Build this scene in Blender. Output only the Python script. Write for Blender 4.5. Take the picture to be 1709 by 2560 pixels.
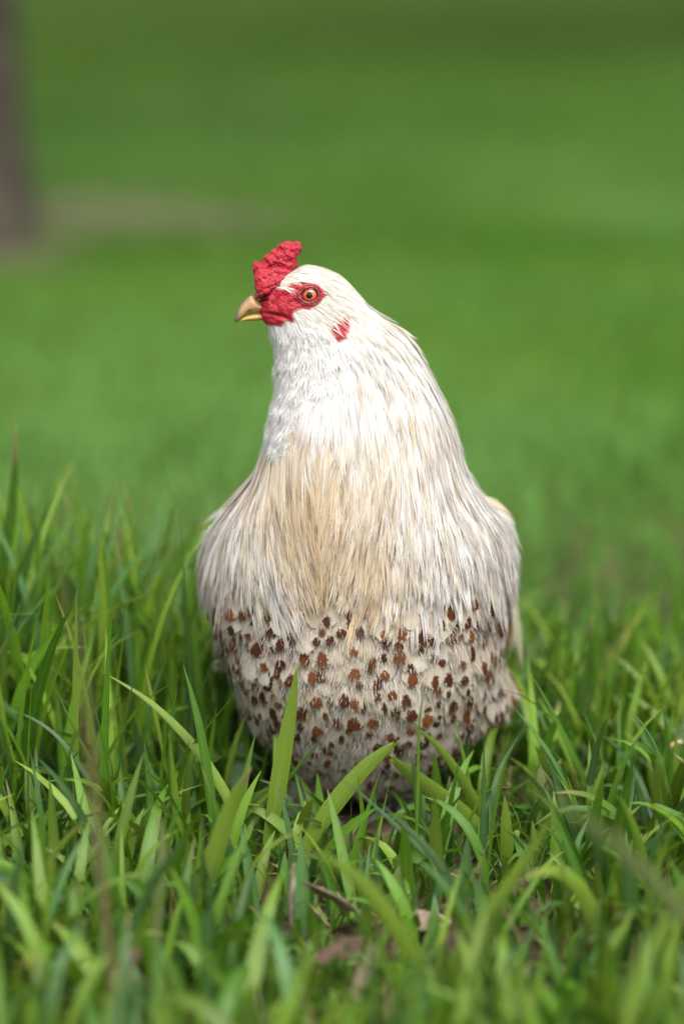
import bpy, bmesh, math, random
import numpy as np
from mathutils import Vector, Matrix, noise
from mathutils.bvhtree import BVHTree
from mathutils.geometry import delaunay_2d_cdt

for o in list(bpy.data.objects):
    bpy.data.objects.remove(o)
scene = bpy.context.scene
COL = scene.collection
rng = np.random.default_rng(11)
random.seed(11)

# ------------------------------------------------------------------ camera
CAM_Y, CAM_Z, LENS = -2.0, 0.80, 85.0
PITCH = math.radians(14.2)
cd = bpy.data.cameras.new('camera')
cam = bpy.data.objects.new('camera', cd)
COL.objects.link(cam)
cam.location = (0, CAM_Y, CAM_Z)
cam.rotation_euler = (math.radians(90) - PITCH, 0, 0)
cd.sensor_fit = 'VERTICAL'
cd.sensor_height = 36.0
cd.sensor_width = 24.0
cd.lens = LENS
cd.clip_start = 0.05
cd.clip_end = 1000
cd.dof.use_dof = True
cd.dof.focus_distance = 2.012
cd.dof.aperture_fstop = 1.5
scene.camera = cam

# ------------------------------------------------------------------ sky, sun, exposure
SUN_EL, SUN_AZ = math.radians(60), math.radians(160)   # azimuth: 0 = +Y, clockwise seen from above
w = bpy.data.worlds.new('World')
scene.world = w
w.use_nodes = True
wn = w.node_tree
wn.nodes.clear()
sky = wn.nodes.new('ShaderNodeTexSky')
sky.sky_type = 'NISHITA'
sky.sun_disc = False
sky.sun_elevation = SUN_EL
sky.sun_rotation = SUN_AZ
sky.air_density = 1.0
sky.dust_density = 4.0
hs = wn.nodes.new('ShaderNodeHueSaturation')       # thin even cloud: a paler sky
hs.inputs['Saturation'].default_value = 0.32
bg = wn.nodes.new('ShaderNodeBackground')
bg.inputs['Strength'].default_value = 0.13
wo = wn.nodes.new('ShaderNodeOutputWorld')
wn.links.new(sky.outputs[0], hs.inputs['Color'])
wn.links.new(hs.outputs[0], bg.inputs['Color'])
wn.links.new(bg.outputs[0], wo.inputs['Surface'])

sd = bpy.data.lights.new('sun', 'SUN')
sd.energy = 1.5
sd.angle = math.radians(40)
sd.color = (1.0, 0.96, 0.91)
sun = bpy.data.objects.new('sun', sd)
COL.objects.link(sun)
sdir = Vector((math.sin(SUN_AZ) * math.cos(SUN_EL), math.cos(SUN_AZ) * math.cos(SUN_EL), math.sin(SUN_EL)))
sun.rotation_euler = sdir.to_track_quat('Z', 'Y').to_euler()
sun.location = (0, 0, 6)

vs = scene.view_settings
vs.view_transform = 'Standard'
vs.look = 'None'
vs.gamma = 1.0
vs.use_curve_mapping = False
vs.exposure = 1.25
scene.render.engine = 'CYCLES'
scene.cycles.use_denoising = True
scene.cycles.max_bounces = 8
scene.cycles.transparent_max_bounces = 8

# ------------------------------------------------------------------ pixel helpers (1568-wide view of the photograph)
K = 1709.0 / 1568.0
FPX = 2560.0 * LENS / 36.0
CP, SP = math.cos(PITCH), math.sin(PITCH)


def ray(u, v):
    a = (u * K - 854.5) / FPX
    b = (1280.0 - v * K) / FPX
    return np.array([a, CP + b * SP, -SP + b * CP])


def P(u, v, Y):
    d = ray(u, v)
    t = (Y - CAM_Y) / d[1]
    return np.array([0, CAM_Y, CAM_Z]) + d * t


def G(u, v, z=0.0):
    d = ray(u, v)
    t = (z - CAM_Z) / d[2]
    return np.array([0, CAM_Y, CAM_Z]) + d * t


def proj(p):
    """world points (N,3) -> view pixels"""
    p = np.asarray(p, float).reshape(-1, 3)
    x, y, z = p[:, 0], p[:, 1] - CAM_Y, p[:, 2] - CAM_Z
    dep = y * CP - z * SP
    up = y * SP + z * CP
    return np.stack([(854.5 + FPX * x / dep) / K, (1280 - FPX * up / dep) / K], 1)


MM = 0.001
PXM = 2.0 * K / FPX      # metres per view pixel near the bird


# ------------------------------------------------------------------ object helpers
def tag(o, label=None, cat=None, group=None, kind=None):
    if label: o['label'] = label
    if cat: o['category'] = cat
    if group: o['group'] = group
    if kind: o['kind'] = kind
    return o


def link(name, me, mat, parent=None):
    o = bpy.data.objects.new(name, me)
    COL.objects.link(o)
    if mat and not me.materials:
        me.materials.append(mat)
    if parent:
        o.parent = parent
    return o


def mesh_np(name, V, F, col=None, uv=None, rnd=None, smooth=True):
    """V (N,3), F (M,4) or (M,3); col per vertex (N,3); uv per vertex (N,2)"""
    me = bpy.data.meshes.new(name)
    V = np.ascontiguousarray(V, np.float32)
    F = np.ascontiguousarray(F, np.int32)
    k = F.shape[1]
    me.vertices.add(len(V))
    me.vertices.foreach_set('co', V.ravel())
    me.loops.add(F.size)
    me.loops.foreach_set('vertex_index', F.ravel())
    me.polygons.add(len(F))
    me.polygons.foreach_set('loop_start', np.arange(0, F.size, k, dtype=np.int32))
    me.polygons.foreach_set('loop_total', np.full(len(F), k, np.int32))
    if smooth:
        me.polygons.foreach_set('use_smooth', np.ones(len(F), bool))
    me.update(calc_edges=True)
    if col is not None:
        a = me.attributes.new('Col', 'FLOAT_COLOR', 'POINT')
        c = np.ones((len(V), 4), np.float32)
        c[:, :3] = col
        a.data.foreach_set('color', c.ravel())
    if rnd is not None:
        a = me.attributes.new('rnd', 'FLOAT', 'POINT')
        a.data.foreach_set('value', np.ascontiguousarray(rnd, np.float32))
    if uv is not None:
        l = me.uv_layers.new(name='UVMap')
        l.data.foreach_set('uv', np.ascontiguousarray(uv, np.float32)[F.ravel()].ravel())
    return me


def ribbons(C, S, col=None, fold=None):
    """C (N,n,3) centre lines, S (N,n,3) half width vectors, fold (N,n,3) offset of the centre.
    Returns V, F, uv, colours"""
    N, n, _ = C.shape
    if fold is None:
        V = np.stack([C - S, C + S], 2)
        us = [0.0, 1.0]
    else:
        V = np.stack([C - S, C + fold, C + S], 2)
        us = [0.0, 0.5, 1.0]
    k = V.shape[2]
    idx = np.arange(N * n * k).reshape(N, n, k)
    F = np.stack([idx[:, :-1, :-1], idx[:, :-1, 1:], idx[:, 1:, 1:], idx[:, 1:, :-1]], -1).reshape(-1, 4)
    uv = np.zeros((N, n, k, 2))
    uv[..., 0] = np.array(us)
    uv[..., 1] = np.linspace(0, 1, n)[None, :, None]
    cc = None
    if col is not None:
        cc = np.repeat(col[:, :, None, :], k, 2).reshape(-1, 3)
    return V.reshape(-1, 3), F, uv.reshape(-1, 2), cc


def norm(a):
    return a / np.maximum(np.linalg.norm(a, axis=-1, keepdims=True), 1e-9)


def lerp(a, b, t):
    return a + (b - a) * t


def sstep(a, b, x):
    t = np.clip((np.asarray(x, float) - a) / (b - a), 0, 1)
    return t * t * (3 - 2 * t)


def in_poly(pts, poly):
    x, y = pts[:, 0], pts[:, 1]
    r = np.zeros(len(pts), bool)
    n = len(poly)
    for i in range(n):
        x0, y0 = poly[i]
        x1, y1 = poly[(i + 1) % n]
        c = ((y0 > y) != (y1 > y)) & (x < (x1 - x0) * (y - y0) / (y1 - y0 + 1e-12) + x0)
        r ^= c
    return r


def poly_dist(pts, poly):
    d = np.full(len(pts), 1e9)
    n = len(poly)
    for i in range(n):
        a = np.array(poly[i], float)
        b = np.array(poly[(i + 1) % n], float)
        ab = b - a
        t = np.clip(((pts - a) @ ab) / max(ab @ ab, 1e-12), 0, 1)
        d = np.minimum(d, np.linalg.norm(pts - (a + t[:, None] * ab), axis=1))
    return d


# ------------------------------------------------------------------ material helpers
class NT:
    def __init__(self, name):
        self.m = bpy.data.materials.new(name)
        self.m.use_nodes = True
        self.t = self.m.node_tree
        self.t.nodes.clear()
        self.out = self.n('ShaderNodeOutputMaterial')

    def n(self, typ, **kw):
        nd = self.t.nodes.new(typ)
        for k, v in kw.items():
            setattr(nd, k, v)
        return nd

    def l(self, a, b):
        self.t.links.new(a, b)

    def math(self, op, a, b=None, c=None, clamp=False):
        nd = self.n('ShaderNodeMath', operation=op, use_clamp=clamp)
        for i, v in enumerate((a, b, c)):
            if v is None: continue
            if isinstance(v, (int, float)): nd.inputs[i].default_value = v
            else: self.l(v, nd.inputs[i])
        return nd.outputs[0]

    def mix(self, f, a, b, blend='MIX'):
        nd = self.n('ShaderNodeMix', data_type='RGBA', blend_type=blend)
        for i, v in ((0, f), (6, a), (7, b)):
            if isinstance(v, (int, float)): nd.inputs[i].default_value = v
            elif isinstance(v, tuple): nd.inputs[i].default_value = (*v, 1)
            else: self.l(v, nd.inputs[i])
        return nd.outputs[2]

    def attr(self, name):
        return self.n('ShaderNodeAttribute', attribute_name=name)

    def noise(self, vec, scale, detail=3, rough=0.5):
        nd = self.n('ShaderNodeTexNoise')
        nd.inputs['Scale'].default_value = scale
        nd.inputs['Detail'].default_value = detail
        nd.inputs['Roughness'].default_value = rough
        if vec is not None: self.l(vec, nd.inputs['Vector'])
        return nd

    def ramp(self, f, stops):
        nd = self.n('ShaderNodeValToRGB')
        e = nd.color_ramp.elements
        while len(e) < len(stops): e.new(0.5)
        for i, (p, c) in enumerate(stops):
            e[i].position = p
            e[i].color = (*c, 1)
        self.l(f, nd.inputs[0])
        return nd.outputs[0]

    def bump(self, h, strength, dist):
        nd = self.n('ShaderNodeBump')
        nd.inputs['Strength'].default_value = strength
        nd.inputs['Distance'].default_value = dist
        self.l(h, nd.inputs['Height'])
        return nd.outputs[0]

    def leafy(self, colour, rough=0.5, trans=0.3, spec=0.5, normal=None, tcol=None):
        b = self.n('ShaderNodeBsdfPrincipled')
        b.inputs['Roughness'].default_value = rough
        b.inputs['Specular IOR Level'].default_value = spec
        self.l(colour, b.inputs['Base Color'])
        if normal: self.l(normal, b.inputs['Normal'])
        if trans <= 0:
            self.l(b.outputs[0], self.out.inputs['Surface'])
            return b
        tr = self.n('ShaderNodeBsdfTranslucent')
        self.l(tcol or colour, tr.inputs['Color'])
        mx = self.n('ShaderNodeMixShader')
        mx.inputs[0].default_value = trans
        self.l(b.outputs[0], mx.inputs[1])
        self.l(tr.outputs[0], mx.inputs[2])
        self.l(mx.outputs[0], self.out.inputs['Surface'])
        return b


def mat_grass():
    t = NT('grass_blade')
    c = t.attr('Col').outputs['Color']
    uv = t.n('ShaderNodeUVMap').outputs[0]
    sp = t.n('ShaderNodeSeparateXYZ')
    t.l(uv, sp.inputs[0])
    vein = t.math('MULTIPLY_ADD', t.math('SINE', t.math('MULTIPLY', sp.outputs[0], 44.0)), 0.5, 0.5)
    rib = t.math('SUBTRACT', 1.0, t.math('MULTIPLY', t.math('ABSOLUTE', t.math('SUBTRACT', sp.outputs[0], 0.5)), 14.0), clamp=True)
    geo = t.n('ShaderNodeNewGeometry')
    ns = t.noise(geo.outputs['Position'], 90, 3)
    c1 = t.mix(t.math('MULTIPLY', vein, 0.22), c, (0.02, 0.05, 0.008), 'MIX')
    c2 = t.mix(t.math('MULTIPLY', rib, 0.3), c1, (0.24, 0.36, 0.10), 'MIX')
    c3 = t.mix(t.math('MULTIPLY', t.math('SUBTRACT', ns.outputs[0], 0.5), 0.7, clamp=True), c2, (0.18, 0.2, 0.05))
    tc = t.mix(1.0, c3, (1.25, 1.15, 0.55), 'MULTIPLY')
    t.leafy(c3, 0.42, 0.36, 0.45, t.bump(vein, 0.35, 0.0006), tc)
    return t.m


def mat_feather():
    t = NT('feather')
    c = t.attr('Col').outputs['Color']
    geo = t.n('ShaderNodeNewGeometry')
    ns = t.noise(geo.outputs['Position'], 260, 2)
    c2 = t.mix(t.math('MULTIPLY', ns.outputs[0], 0.22), c, (0.62, 0.56, 0.50), 'MULTIPLY')
    t.leafy(c2, 0.62, 0.30, 0.25)
    return t.m


def mat_spotted():
    t = NT('spotted_feather')
    uv = t.n('ShaderNodeUVMap').outputs[0]
    sp = t.n('ShaderNodeSeparateXYZ')
    t.l(uv, sp.inputs[0])
    r = t.math('FRACT', t.math('ADD', t.attr('rnd').outputs['Fac'], t.n('ShaderNodeObjectInfo').outputs['Random']))
    r2 = t.math('FRACT', t.math('MULTIPLY', r, 17.31))
    r3 = t.math('FRACT', t.math('MULTIPLY', r, 41.7))
    r4 = t.math('FRACT', t.math('MULTIPLY', r, 73.1))
    geo = t.n('ShaderNodeNewGeometry')
    ns = t.noise(geo.outputs['Position'], 420, 2)
    nz = t.math('MULTIPLY', t.math('SUBTRACT', ns.outputs[0], 0.5), 0.22)
    du = t.math('MULTIPLY', t.math('SUBTRACT', sp.outputs[0], t.math('MULTIPLY_ADD', r3, 0.16, 0.42)), 1.0)
    dv = t.math('MULTIPLY', t.math('SUBTRACT', sp.outputs[1], t.math('MULTIPLY_ADD', r4, 0.10, 0.74)), t.math('MULTIPLY_ADD', r4, 0.6, 0.55))
    d = t.math('ADD', t.math('SQRT', t.math('ADD', t.math('MULTIPLY', du, du), t.math('MULTIPLY', dv, dv))), nz)
    rad = t.math('MULTIPLY_ADD', r2, 0.15, 0.15)
    spot = t.math('MULTIPLY', t.math('SUBTRACT', rad, d), 16.0, clamp=True)
    spot = t.math('MULTIPLY', spot, t.math('LESS_THAN', r3, 0.86))
    brown = t.ramp(r, [(0.0, (0.042, 0.012, 0.005)), (0.5, (0.085, 0.025, 0.008)), (1.0, (0.17, 0.056, 0.017))])
    base = t.ramp(r2, [(0.0, (0.50, 0.43, 0.33)), (0.5, (0.56, 0.52, 0.45)), (1.0, (0.50, 0.41, 0.30))])
    down = t.math('SUBTRACT', 1.0, t.math('MULTIPLY', t.math('SUBTRACT', sp.outputs[1], 0.42), 3.2, clamp=True))  # grey downy root, darkened to draw edge shadow under overlapping feathers
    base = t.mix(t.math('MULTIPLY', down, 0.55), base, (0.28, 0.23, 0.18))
    shaft = t.math('SUBTRACT', 1.0, t.math('MULTIPLY', t.math('ABSOLUTE', t.math('SUBTRACT', sp.outputs[0], 0.5)), 30.0), clamp=True)
    base = t.mix(t.math('MULTIPLY', shaft, 0.5), base, (0.30, 0.20, 0.12))
    barb = t.math('MULTIPLY_ADD', t.math('SINE', t.math('ADD', t.math('MULTIPLY', sp.outputs[1], 90), t.math('MULTIPLY', t.math('ABSOLUTE', t.math('SUBTRACT', sp.outputs[0], 0.5)), -70))), 0.5, 0.5)
    base = t.mix(t.math('MULTIPLY', barb, 0.40), base, (0.34, 0.28, 0.21))
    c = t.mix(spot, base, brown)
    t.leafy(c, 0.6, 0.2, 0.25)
    return t.m


def mat_simple(name, colour, rough=0.5, spec=0.4, var=0.2, scale=60, bump=0.0, bscale=200, sss=0.0):
    t = NT(name)
    geo = t.n('ShaderNodeNewGeometry')
    ns = t.noise(geo.outputs['Position'], scale, 4)
    dark = tuple(x * (1 - var) for x in colour)
    lite = tuple(min(1, x * (1 + var)) for x in colour)
    c = t.ramp(ns.outputs[0], [(0.3, dark), (0.7, lite)])
    nrm = None
    if bump:
        nb = t.noise(geo.outputs['Position'], bscale, 4)
        nrm = t.bump(nb.outputs[0], 0.6, bump)
    b = t.leafy(c, rough, 0, spec, nrm)
    if sss:
        b.inputs['Subsurface Weight'].default_value = sss
        b.inputs['Subsurface Radius'].default_value = (0.004, 0.0012, 0.0008)
        b.inputs['Subsurface Scale'].default_value = 1.0
    return t.m


def skin_nodes(t, colour, dist=0.0009):
    geo = t.n('ShaderNodeNewGeometry')
    vo = t.n('ShaderNodeTexVoronoi')
    vo.inputs['Scale'].default_value = 620
    t.l(geo.outputs['Position'], vo.inputs['Vector'])
    ns = t.noise(geo.outputs['Position'], 180, 4)
    h = t.math('ADD', t.math('MULTIPLY', vo.outputs['Distance'], -0.8), t.math('MULTIPLY', ns.outputs[0], 0.8))
    c = t.mix(t.math('MULTIPLY', t.math('SUBTRACT', vo.outputs['Distance'], 0.25), 0.9, clamp=True), colour, (0.22, 0.006, 0.014))
    c = t.mix(t.math('MULTIPLY', t.math('SUBTRACT', ns.outputs[0], 0.52), 2.0, clamp=True), c, (0.46, 0.05, 0.08))
    lo = t.noise(geo.outputs['Position'], 70, 3)
    c = t.mix(t.math('MULTIPLY', t.math('SUBTRACT', lo.outputs[0], 0.42), 1.6, clamp=True), c, (0.20, 0.005, 0.012))
    return c, t.bump(h, 1.0, dist)


def mat_comb():
    t = NT('red_comb_skin')
    rgb = t.n('ShaderNodeRGB')
    rgb.outputs[0].default_value = (0.42, 0.012, 0.030, 1)
    c, nr = skin_nodes(t, rgb.outputs[0])
    b = t.leafy(c, 0.52, 0, 0.4, nr)
    b.inputs['Subsurface Weight'].default_value = 0.15
    b.inputs['Subsurface Radius'].default_value = (0.003, 0.0008, 0.0006)
    b.inputs['Subsurface Scale'].default_value = 1.0
    return t.m


def mat_body():
    t = NT('hen_skin')
    a = t.attr('Col').outputs['Color']
    red = t.attr('red').outputs['Fac']
    rgb = t.n('ShaderNodeRGB')
    rgb.outputs[0].default_value = (0.40, 0.012, 0.026, 1)
    c, nr = skin_nodes(t, rgb.outputs[0], 0.0007)
    cc = t.mix(red, a, c)
    t.leafy(cc, 0.5, 0, 0.4, nr)
    return t.m


M_GRASS = mat_grass()


def mat_lawn():
    t = NT('lawn_blade')
    c = t.attr('Col').outputs['Color']
    tc = t.mix(1.0, c, (1.2, 1.1, 0.5), 'MULTIPLY')
    t.leafy(c, 0.7, 0.35, 0.04, None, tc)
    return t.m


M_LAWN = mat_lawn()
M_FEATHER = mat_feather()
M_SPOT = mat_spotted()
M_COMB = mat_comb()
M_BODY = mat_body()


def mat_ground():
    t = NT('lawn_ground')
    geo = t.n('ShaderNodeNewGeometry')
    p = geo.outputs['Position']
    n1 = t.noise(p, 1.3, 5, 0.55)
    n2 = t.noise(p, 38, 5, 0.65)
    n3 = t.noise(p, 7, 4, 0.6)
    green = t.ramp(n1.outputs[0], [(0.32, (0.040, 0.105, 0.005)), (0.5, (0.075, 0.165, 0.010)), (0.68, (0.115, 0.205, 0.022))])
    green = t.mix(t.attr('far_shade').outputs['Fac'], green, (0.030, 0.082, 0.002))  # distant shade painted into the lawn colour
    green = t.mix(t.math('MULTIPLY', n2.outputs[0], 0.8), green, (0.020, 0.045, 0.004))
    green = t.mix(t.math('MULTIPLY', t.math('SUBTRACT', n3.outputs[0], 0.56), 2.5, clamp=True), green, (0.15, 0.17, 0.06))
    soil = t.ramp(n2.outputs[0], [(0.3, (0.035, 0.024, 0.014)), (0.55, (0.085, 0.062, 0.038)), (0.75, (0.17, 0.13, 0.08))])
    dirt = t.ramp(n3.outputs[0], [(0.3, (0.10, 0.078, 0.05)), (0.7, (0.18, 0.145, 0.10))])
    c = t.mix(t.attr('near').outputs['Fac'], green, soil)
    c = t.mix(t.attr('dirt').outputs['Fac'], c, dirt)
    t.leafy(c, 0.9, 0, 0.15, t.bump(n2.outputs[0], 0.7, 0.01))
    return t.m


# ------------------------------------------------------------------ ground
def noise2(x, y, s, seed=0.0):
    return np.array([noise.noise(Vector((a * s + seed, b * s - seed, seed * 1.7))) for a, b in zip(np.ravel(x), np.ravel(y))]).reshape(np.shape(x))


TREE = G(-112, 560)
DIRT = G(385, 520)


def dirt_mask(x, y):
    x, y = np.asarray(x, float), np.asarray(y, float)
    n = noise2(x, y, 1.6, 3.1) * 0.55
    a = np.sqrt(((x - DIRT[0]) / 0.75) ** 2 + ((y - DIRT[1]) / 0.65) ** 2) + n + 0.08
    b = np.sqrt(((x - TREE[0]) / 0.5) ** 2 + ((y - TREE[1]) / 0.55) ** 2) + n
    return np.clip(1 - sstep(0.35, 1.3, np.minimum(a, b)), 0, 1) * 0.9


def bumps(x, y):
    return 0.012 * np.sin(x * 5.1 + 0.4) * np.cos(y * 4.3) * sstep(-3, -1, y) * 0.5


def ground():
    xs = np.concatenate([-np.geomspace(200, 4.2, 22), np.linspace(-4, 4, 81), np.geomspace(4.2, 200, 22)])
    ys = np.concatenate([-np.geomspace(200, 2.7, 16), np.linspace(-2.5, 9, 116), np.geomspace(9.3, 300, 26)])
    X, Y = np.meshgrid(xs, ys)
    Z = bumps(X, Y) * (np.abs(X) < 5) * (Y < 9.2)
    V = np.stack([X, Y, Z], -1).reshape(-1, 3)
    ny, nx = X.shape
    i = np.arange(ny * nx).reshape(ny, nx)
    F = np.stack([i[:-1, :-1], i[:-1, 1:], i[1:, 1:], i[1:, :-1]], -1).reshape(-1, 4)
    me = mesh_np('ground', V, F)
    near = (1 - sstep(0.7, 1.6, V[:, 1])) * (1 - sstep(1.5, 3.0, np.abs(V[:, 0])))
    for nm, val in (('near', near), ('far_shade', sstep(4.5, 16.0, V[:, 1])), ('dirt', dirt_mask(V[:, 0], V[:, 1]))):  # second mask: painted shade, growing with distance
        a = me.attributes.new(nm, 'FLOAT', 'POINT')
        a.data.foreach_set('value', val.astype(np.float32))
    o = link('ground', me, mat_ground())
    tag(o, kind='structure', label='green lawn with a bare earth patch by the tree')


ground()


# ------------------------------------------------------------------ tree at the lawn's edge
def tube(path, radii, seg=20, wob=0.0, seed=0):
    path = np.asarray(path, float)
    n = len(path)
    T = norm(np.gradient(path, axis=0))
    ref = np.array([0.0, 1.0, 0.0]) if abs(T[0][1]) < 0.8 else np.array([1.0, 0, 0])
    A = norm(np.cross(T, ref))
    B = np.cross(T, A)
    th = np.linspace(0, 2 * np.pi, seg, endpoint=False)
    R = np.asarray(radii, float)[:, None] * np.ones((n, seg))
    if wob:
        for i in range(n):
            for j in range(seg):
                R[i, j] *= 1 + wob * noise.noise(Vector((math.cos(th[j]) * 1.5 + seed, math.sin(th[j]) * 1.5, path[i][2] * 1.2)))
    V = path[:, None] + R[..., None] * (np.cos(th)[None, :, None] * A[:, None] + np.sin(th)[None, :, None] * B[:, None])
    i = np.arange(n * seg).reshape(n, seg)
    j = np.roll(i, -1, 1)
    F = np.stack([i[:-1], j[:-1], j[1:], i[1:]], -1).reshape(-1, 4)
    return V.reshape(-1, 3), F


def merge(parts):
    Vs, Fs, o = [], [], 0
    for V, F in parts:
        Vs.append(V); Fs.append(F + o); o += len(V)
    return np.concatenate(Vs), np.concatenate(Fs)


def tree(TREE, label, lean=0.0):
    e = bpy.data.objects.new('tree', None)
    COL.objects.link(e)
    e.location = (TREE[0], TREE[1], 0)
    tag(e, label, 'tree')
    mb = mat_simple('bark', (0.056, 0.047, 0.034), 0.9, 0.2, 0.5, 14, 0.02, 30)
    zs = np.linspace(-0.05, 5.4, 34)
    rr = 0.17 + 0.06 * np.exp(-np.clip(zs, 0, 9) / 0.10) - 0.018 * zs
    path = np.stack([0.03 * np.sin(zs * 1.1), 0.03 * np.cos(zs), zs], 1)
    V, F = tube(path, rr, 40, 0.25, 4)
    link('trunk', mesh_np('trunk', V, F), mb, e)
    leaves, limbs = [], []
    top = path[-1]
    for k in range(7):
        a = k * 0.9 + 0.3
        L = 3.0 + 1.0 * random.random()
        s = np.linspace(0, 1, 13)
        d = np.array([math.cos(a), math.sin(a), 0])
        base = path[25 + k]
        pp = base + d * (s * L)[:, None] + np.array([0, 0, 1]) * (0.55 * L * s ** 0.8)[:, None]
        V, F = tube(pp, 0.075 * (1 - 0.85 * s) + 0.008, 10, 0.2, k)
        limbs.append((V, F))
        for c in pp[3:]:
            leaves.append(c[None] + rng.normal(0, 1, (190, 3)) * np.array([0.95, 0.95, 0.5]))
    V, F = merge(limbs)
    o = link('limbs', mesh_np('limbs', V, F), mb, e)
    C = np.concatenate(leaves)
    N = len(C)
    d = norm(rng.normal(0, 1, (N, 3)))
    s = norm(np.cross(d, rng.normal(0, 1, (N, 3))))
    L = rng.uniform(0.08, 0.13, N)[:, None]
    tt = np.linspace(0, 1, 4)
    CC = C[:, None] + d[:, None] * (L * tt)[:, :, None]
    SS = s[:, None] * (L * 0.33 * np.array([0.15, 1, 0.8, 0.05]))[:, :, None]
    col = lerp(np.array([0.04, 0.085, 0.015]), np.array([0.09, 0.15, 0.03]), rng.random(N)[:, None])
    V, F, uv, cc = ribbons(CC, SS, np.repeat(col[:, None], 4, 1))
    o = link('crown', mesh_np('crown', V, F, cc, uv), M_GRASS, e)
    o['kind'] = 'stuff'


tree(TREE, 'tree with a grey brown trunk standing in bare earth')
tree(np.array([3.7, 10.6, 0.0]), 'broad unseen tree added to shade the far end of the lawn')  # out-of-view tree, added for the shade its crown casts


# ------------------------------------------------------------------ the hen
hen = bpy.data.objects.new('hen', None)
COL.objects.link(hen)
hen.location = (P(830, 1880, 0.05)[0], 0.05, 0)
tag(hen, 'cream hen with brown spotted breast and red comb standing in grass', 'hen')
bpy.context.view_layer.update()
HINV = Matrix.Translation(-Vector(hen.location))
HOFF = np.array(hen.location)


def hpart(name, V, F, mat, parent=None, **kw):
    me = mesh_np(name, np.asarray(V) - HOFF, F, **kw)
    return link(name, me, mat, parent or hen)


# rows: v (view px), left u, right u, silhouette depth Y, front half depth, back half depth
ROWS = [
    (614, 696, 720, 0.000, .006, .006),
    (622, 672, 748, 0.000, .011, .011),
    (636, 640, 778, 0.000, .0145, .0145),
    (656, 612, 800, 0.000, .0170, .0170),
    (680, 598, 822, 0.000, .0185, .0185),
    (705, 594, 846, 0.000, .0195, .0195),
    (730, 600, 874, 0.000, .0200, .0215),
    (752, 616, 904, 0.000, .0215, .025),
    (780, 630, 936, 0.002, .0250, .030),
    (820, 637, 958, 0.004, .0300, .036),
    (860, 638, 978, 0.006, .0350, .042),
    (900, 635, 996, 0.008, .0410, .048),
    (950, 626, 1016, 0.010, .0480, .056),
    (1000, 614, 1032, 0.013, .0550, .066),
    (1050, 606, 1042, 0.016, .0620, .078),
    (1100, 592, 1056, 0.020, .0700, .095),
    (1150, 556, 1086, 0.026, .0790, .125),
    (1200, 514, 1130, 0.034, .0900, .160),
    (1250, 490, 1152, 0.040, .0980, .185),
    (1300, 482, 1158, 0.045, .1040, .200),
    (1350, 486, 1156, 0.048, .1080, .205),
    (1400, 496, 1150, 0.050, .1100, .205),
    (1450, 508, 1144, 0.050, .1090, .200),
    (1500, 526, 1132, 0.050, .1070, .195),
    (1550, 545, 1116, 0.050, .1010, .185),
    (1600, 568, 1094, 0.050, .0920, .172),
    (1650, 596, 1068, 0.050, .0810, .155),
    (1700, 630, 1036, 0.050, .0670, .130),
    (1740, 664, 1002, 0.050, .0540, .100),
    (1770, 704, 964, 0.050, .0410, .070),
    (1790, 756, 912, 0.050, .0260, .040),
    (1798, 815, 853, 0.050, .0090, .012),
]
FACE = [(300, 610), (300, 760), (300, 905), (400, 935), (520, 945), (600, 938), (645, 950), (690, 890), (770, 905),
        (785, 850), (772, 790), (830, 772), (930, 772), (1010, 712), (1056, 662), (1112, 622), (1060, 582), (1000, 528),
        (930, 503), (850, 490), (770, 502), (720, 525), (640, 560), (500, 560), (360, 560)]


def crop2view(p):
    return ((540 + p[0] / 3.92) / K, (570 + p[1] / 3.92) / K)


FACE_V = [crop2view(p) for p in FACE]
EAR_V = [crop2view(p) for p in [(1285, 785), (1318, 860), (1320, 955), (1280, 1040), (1195, 1090), (1150, 1020), (1100, 960), (1180, 880)]]


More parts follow.
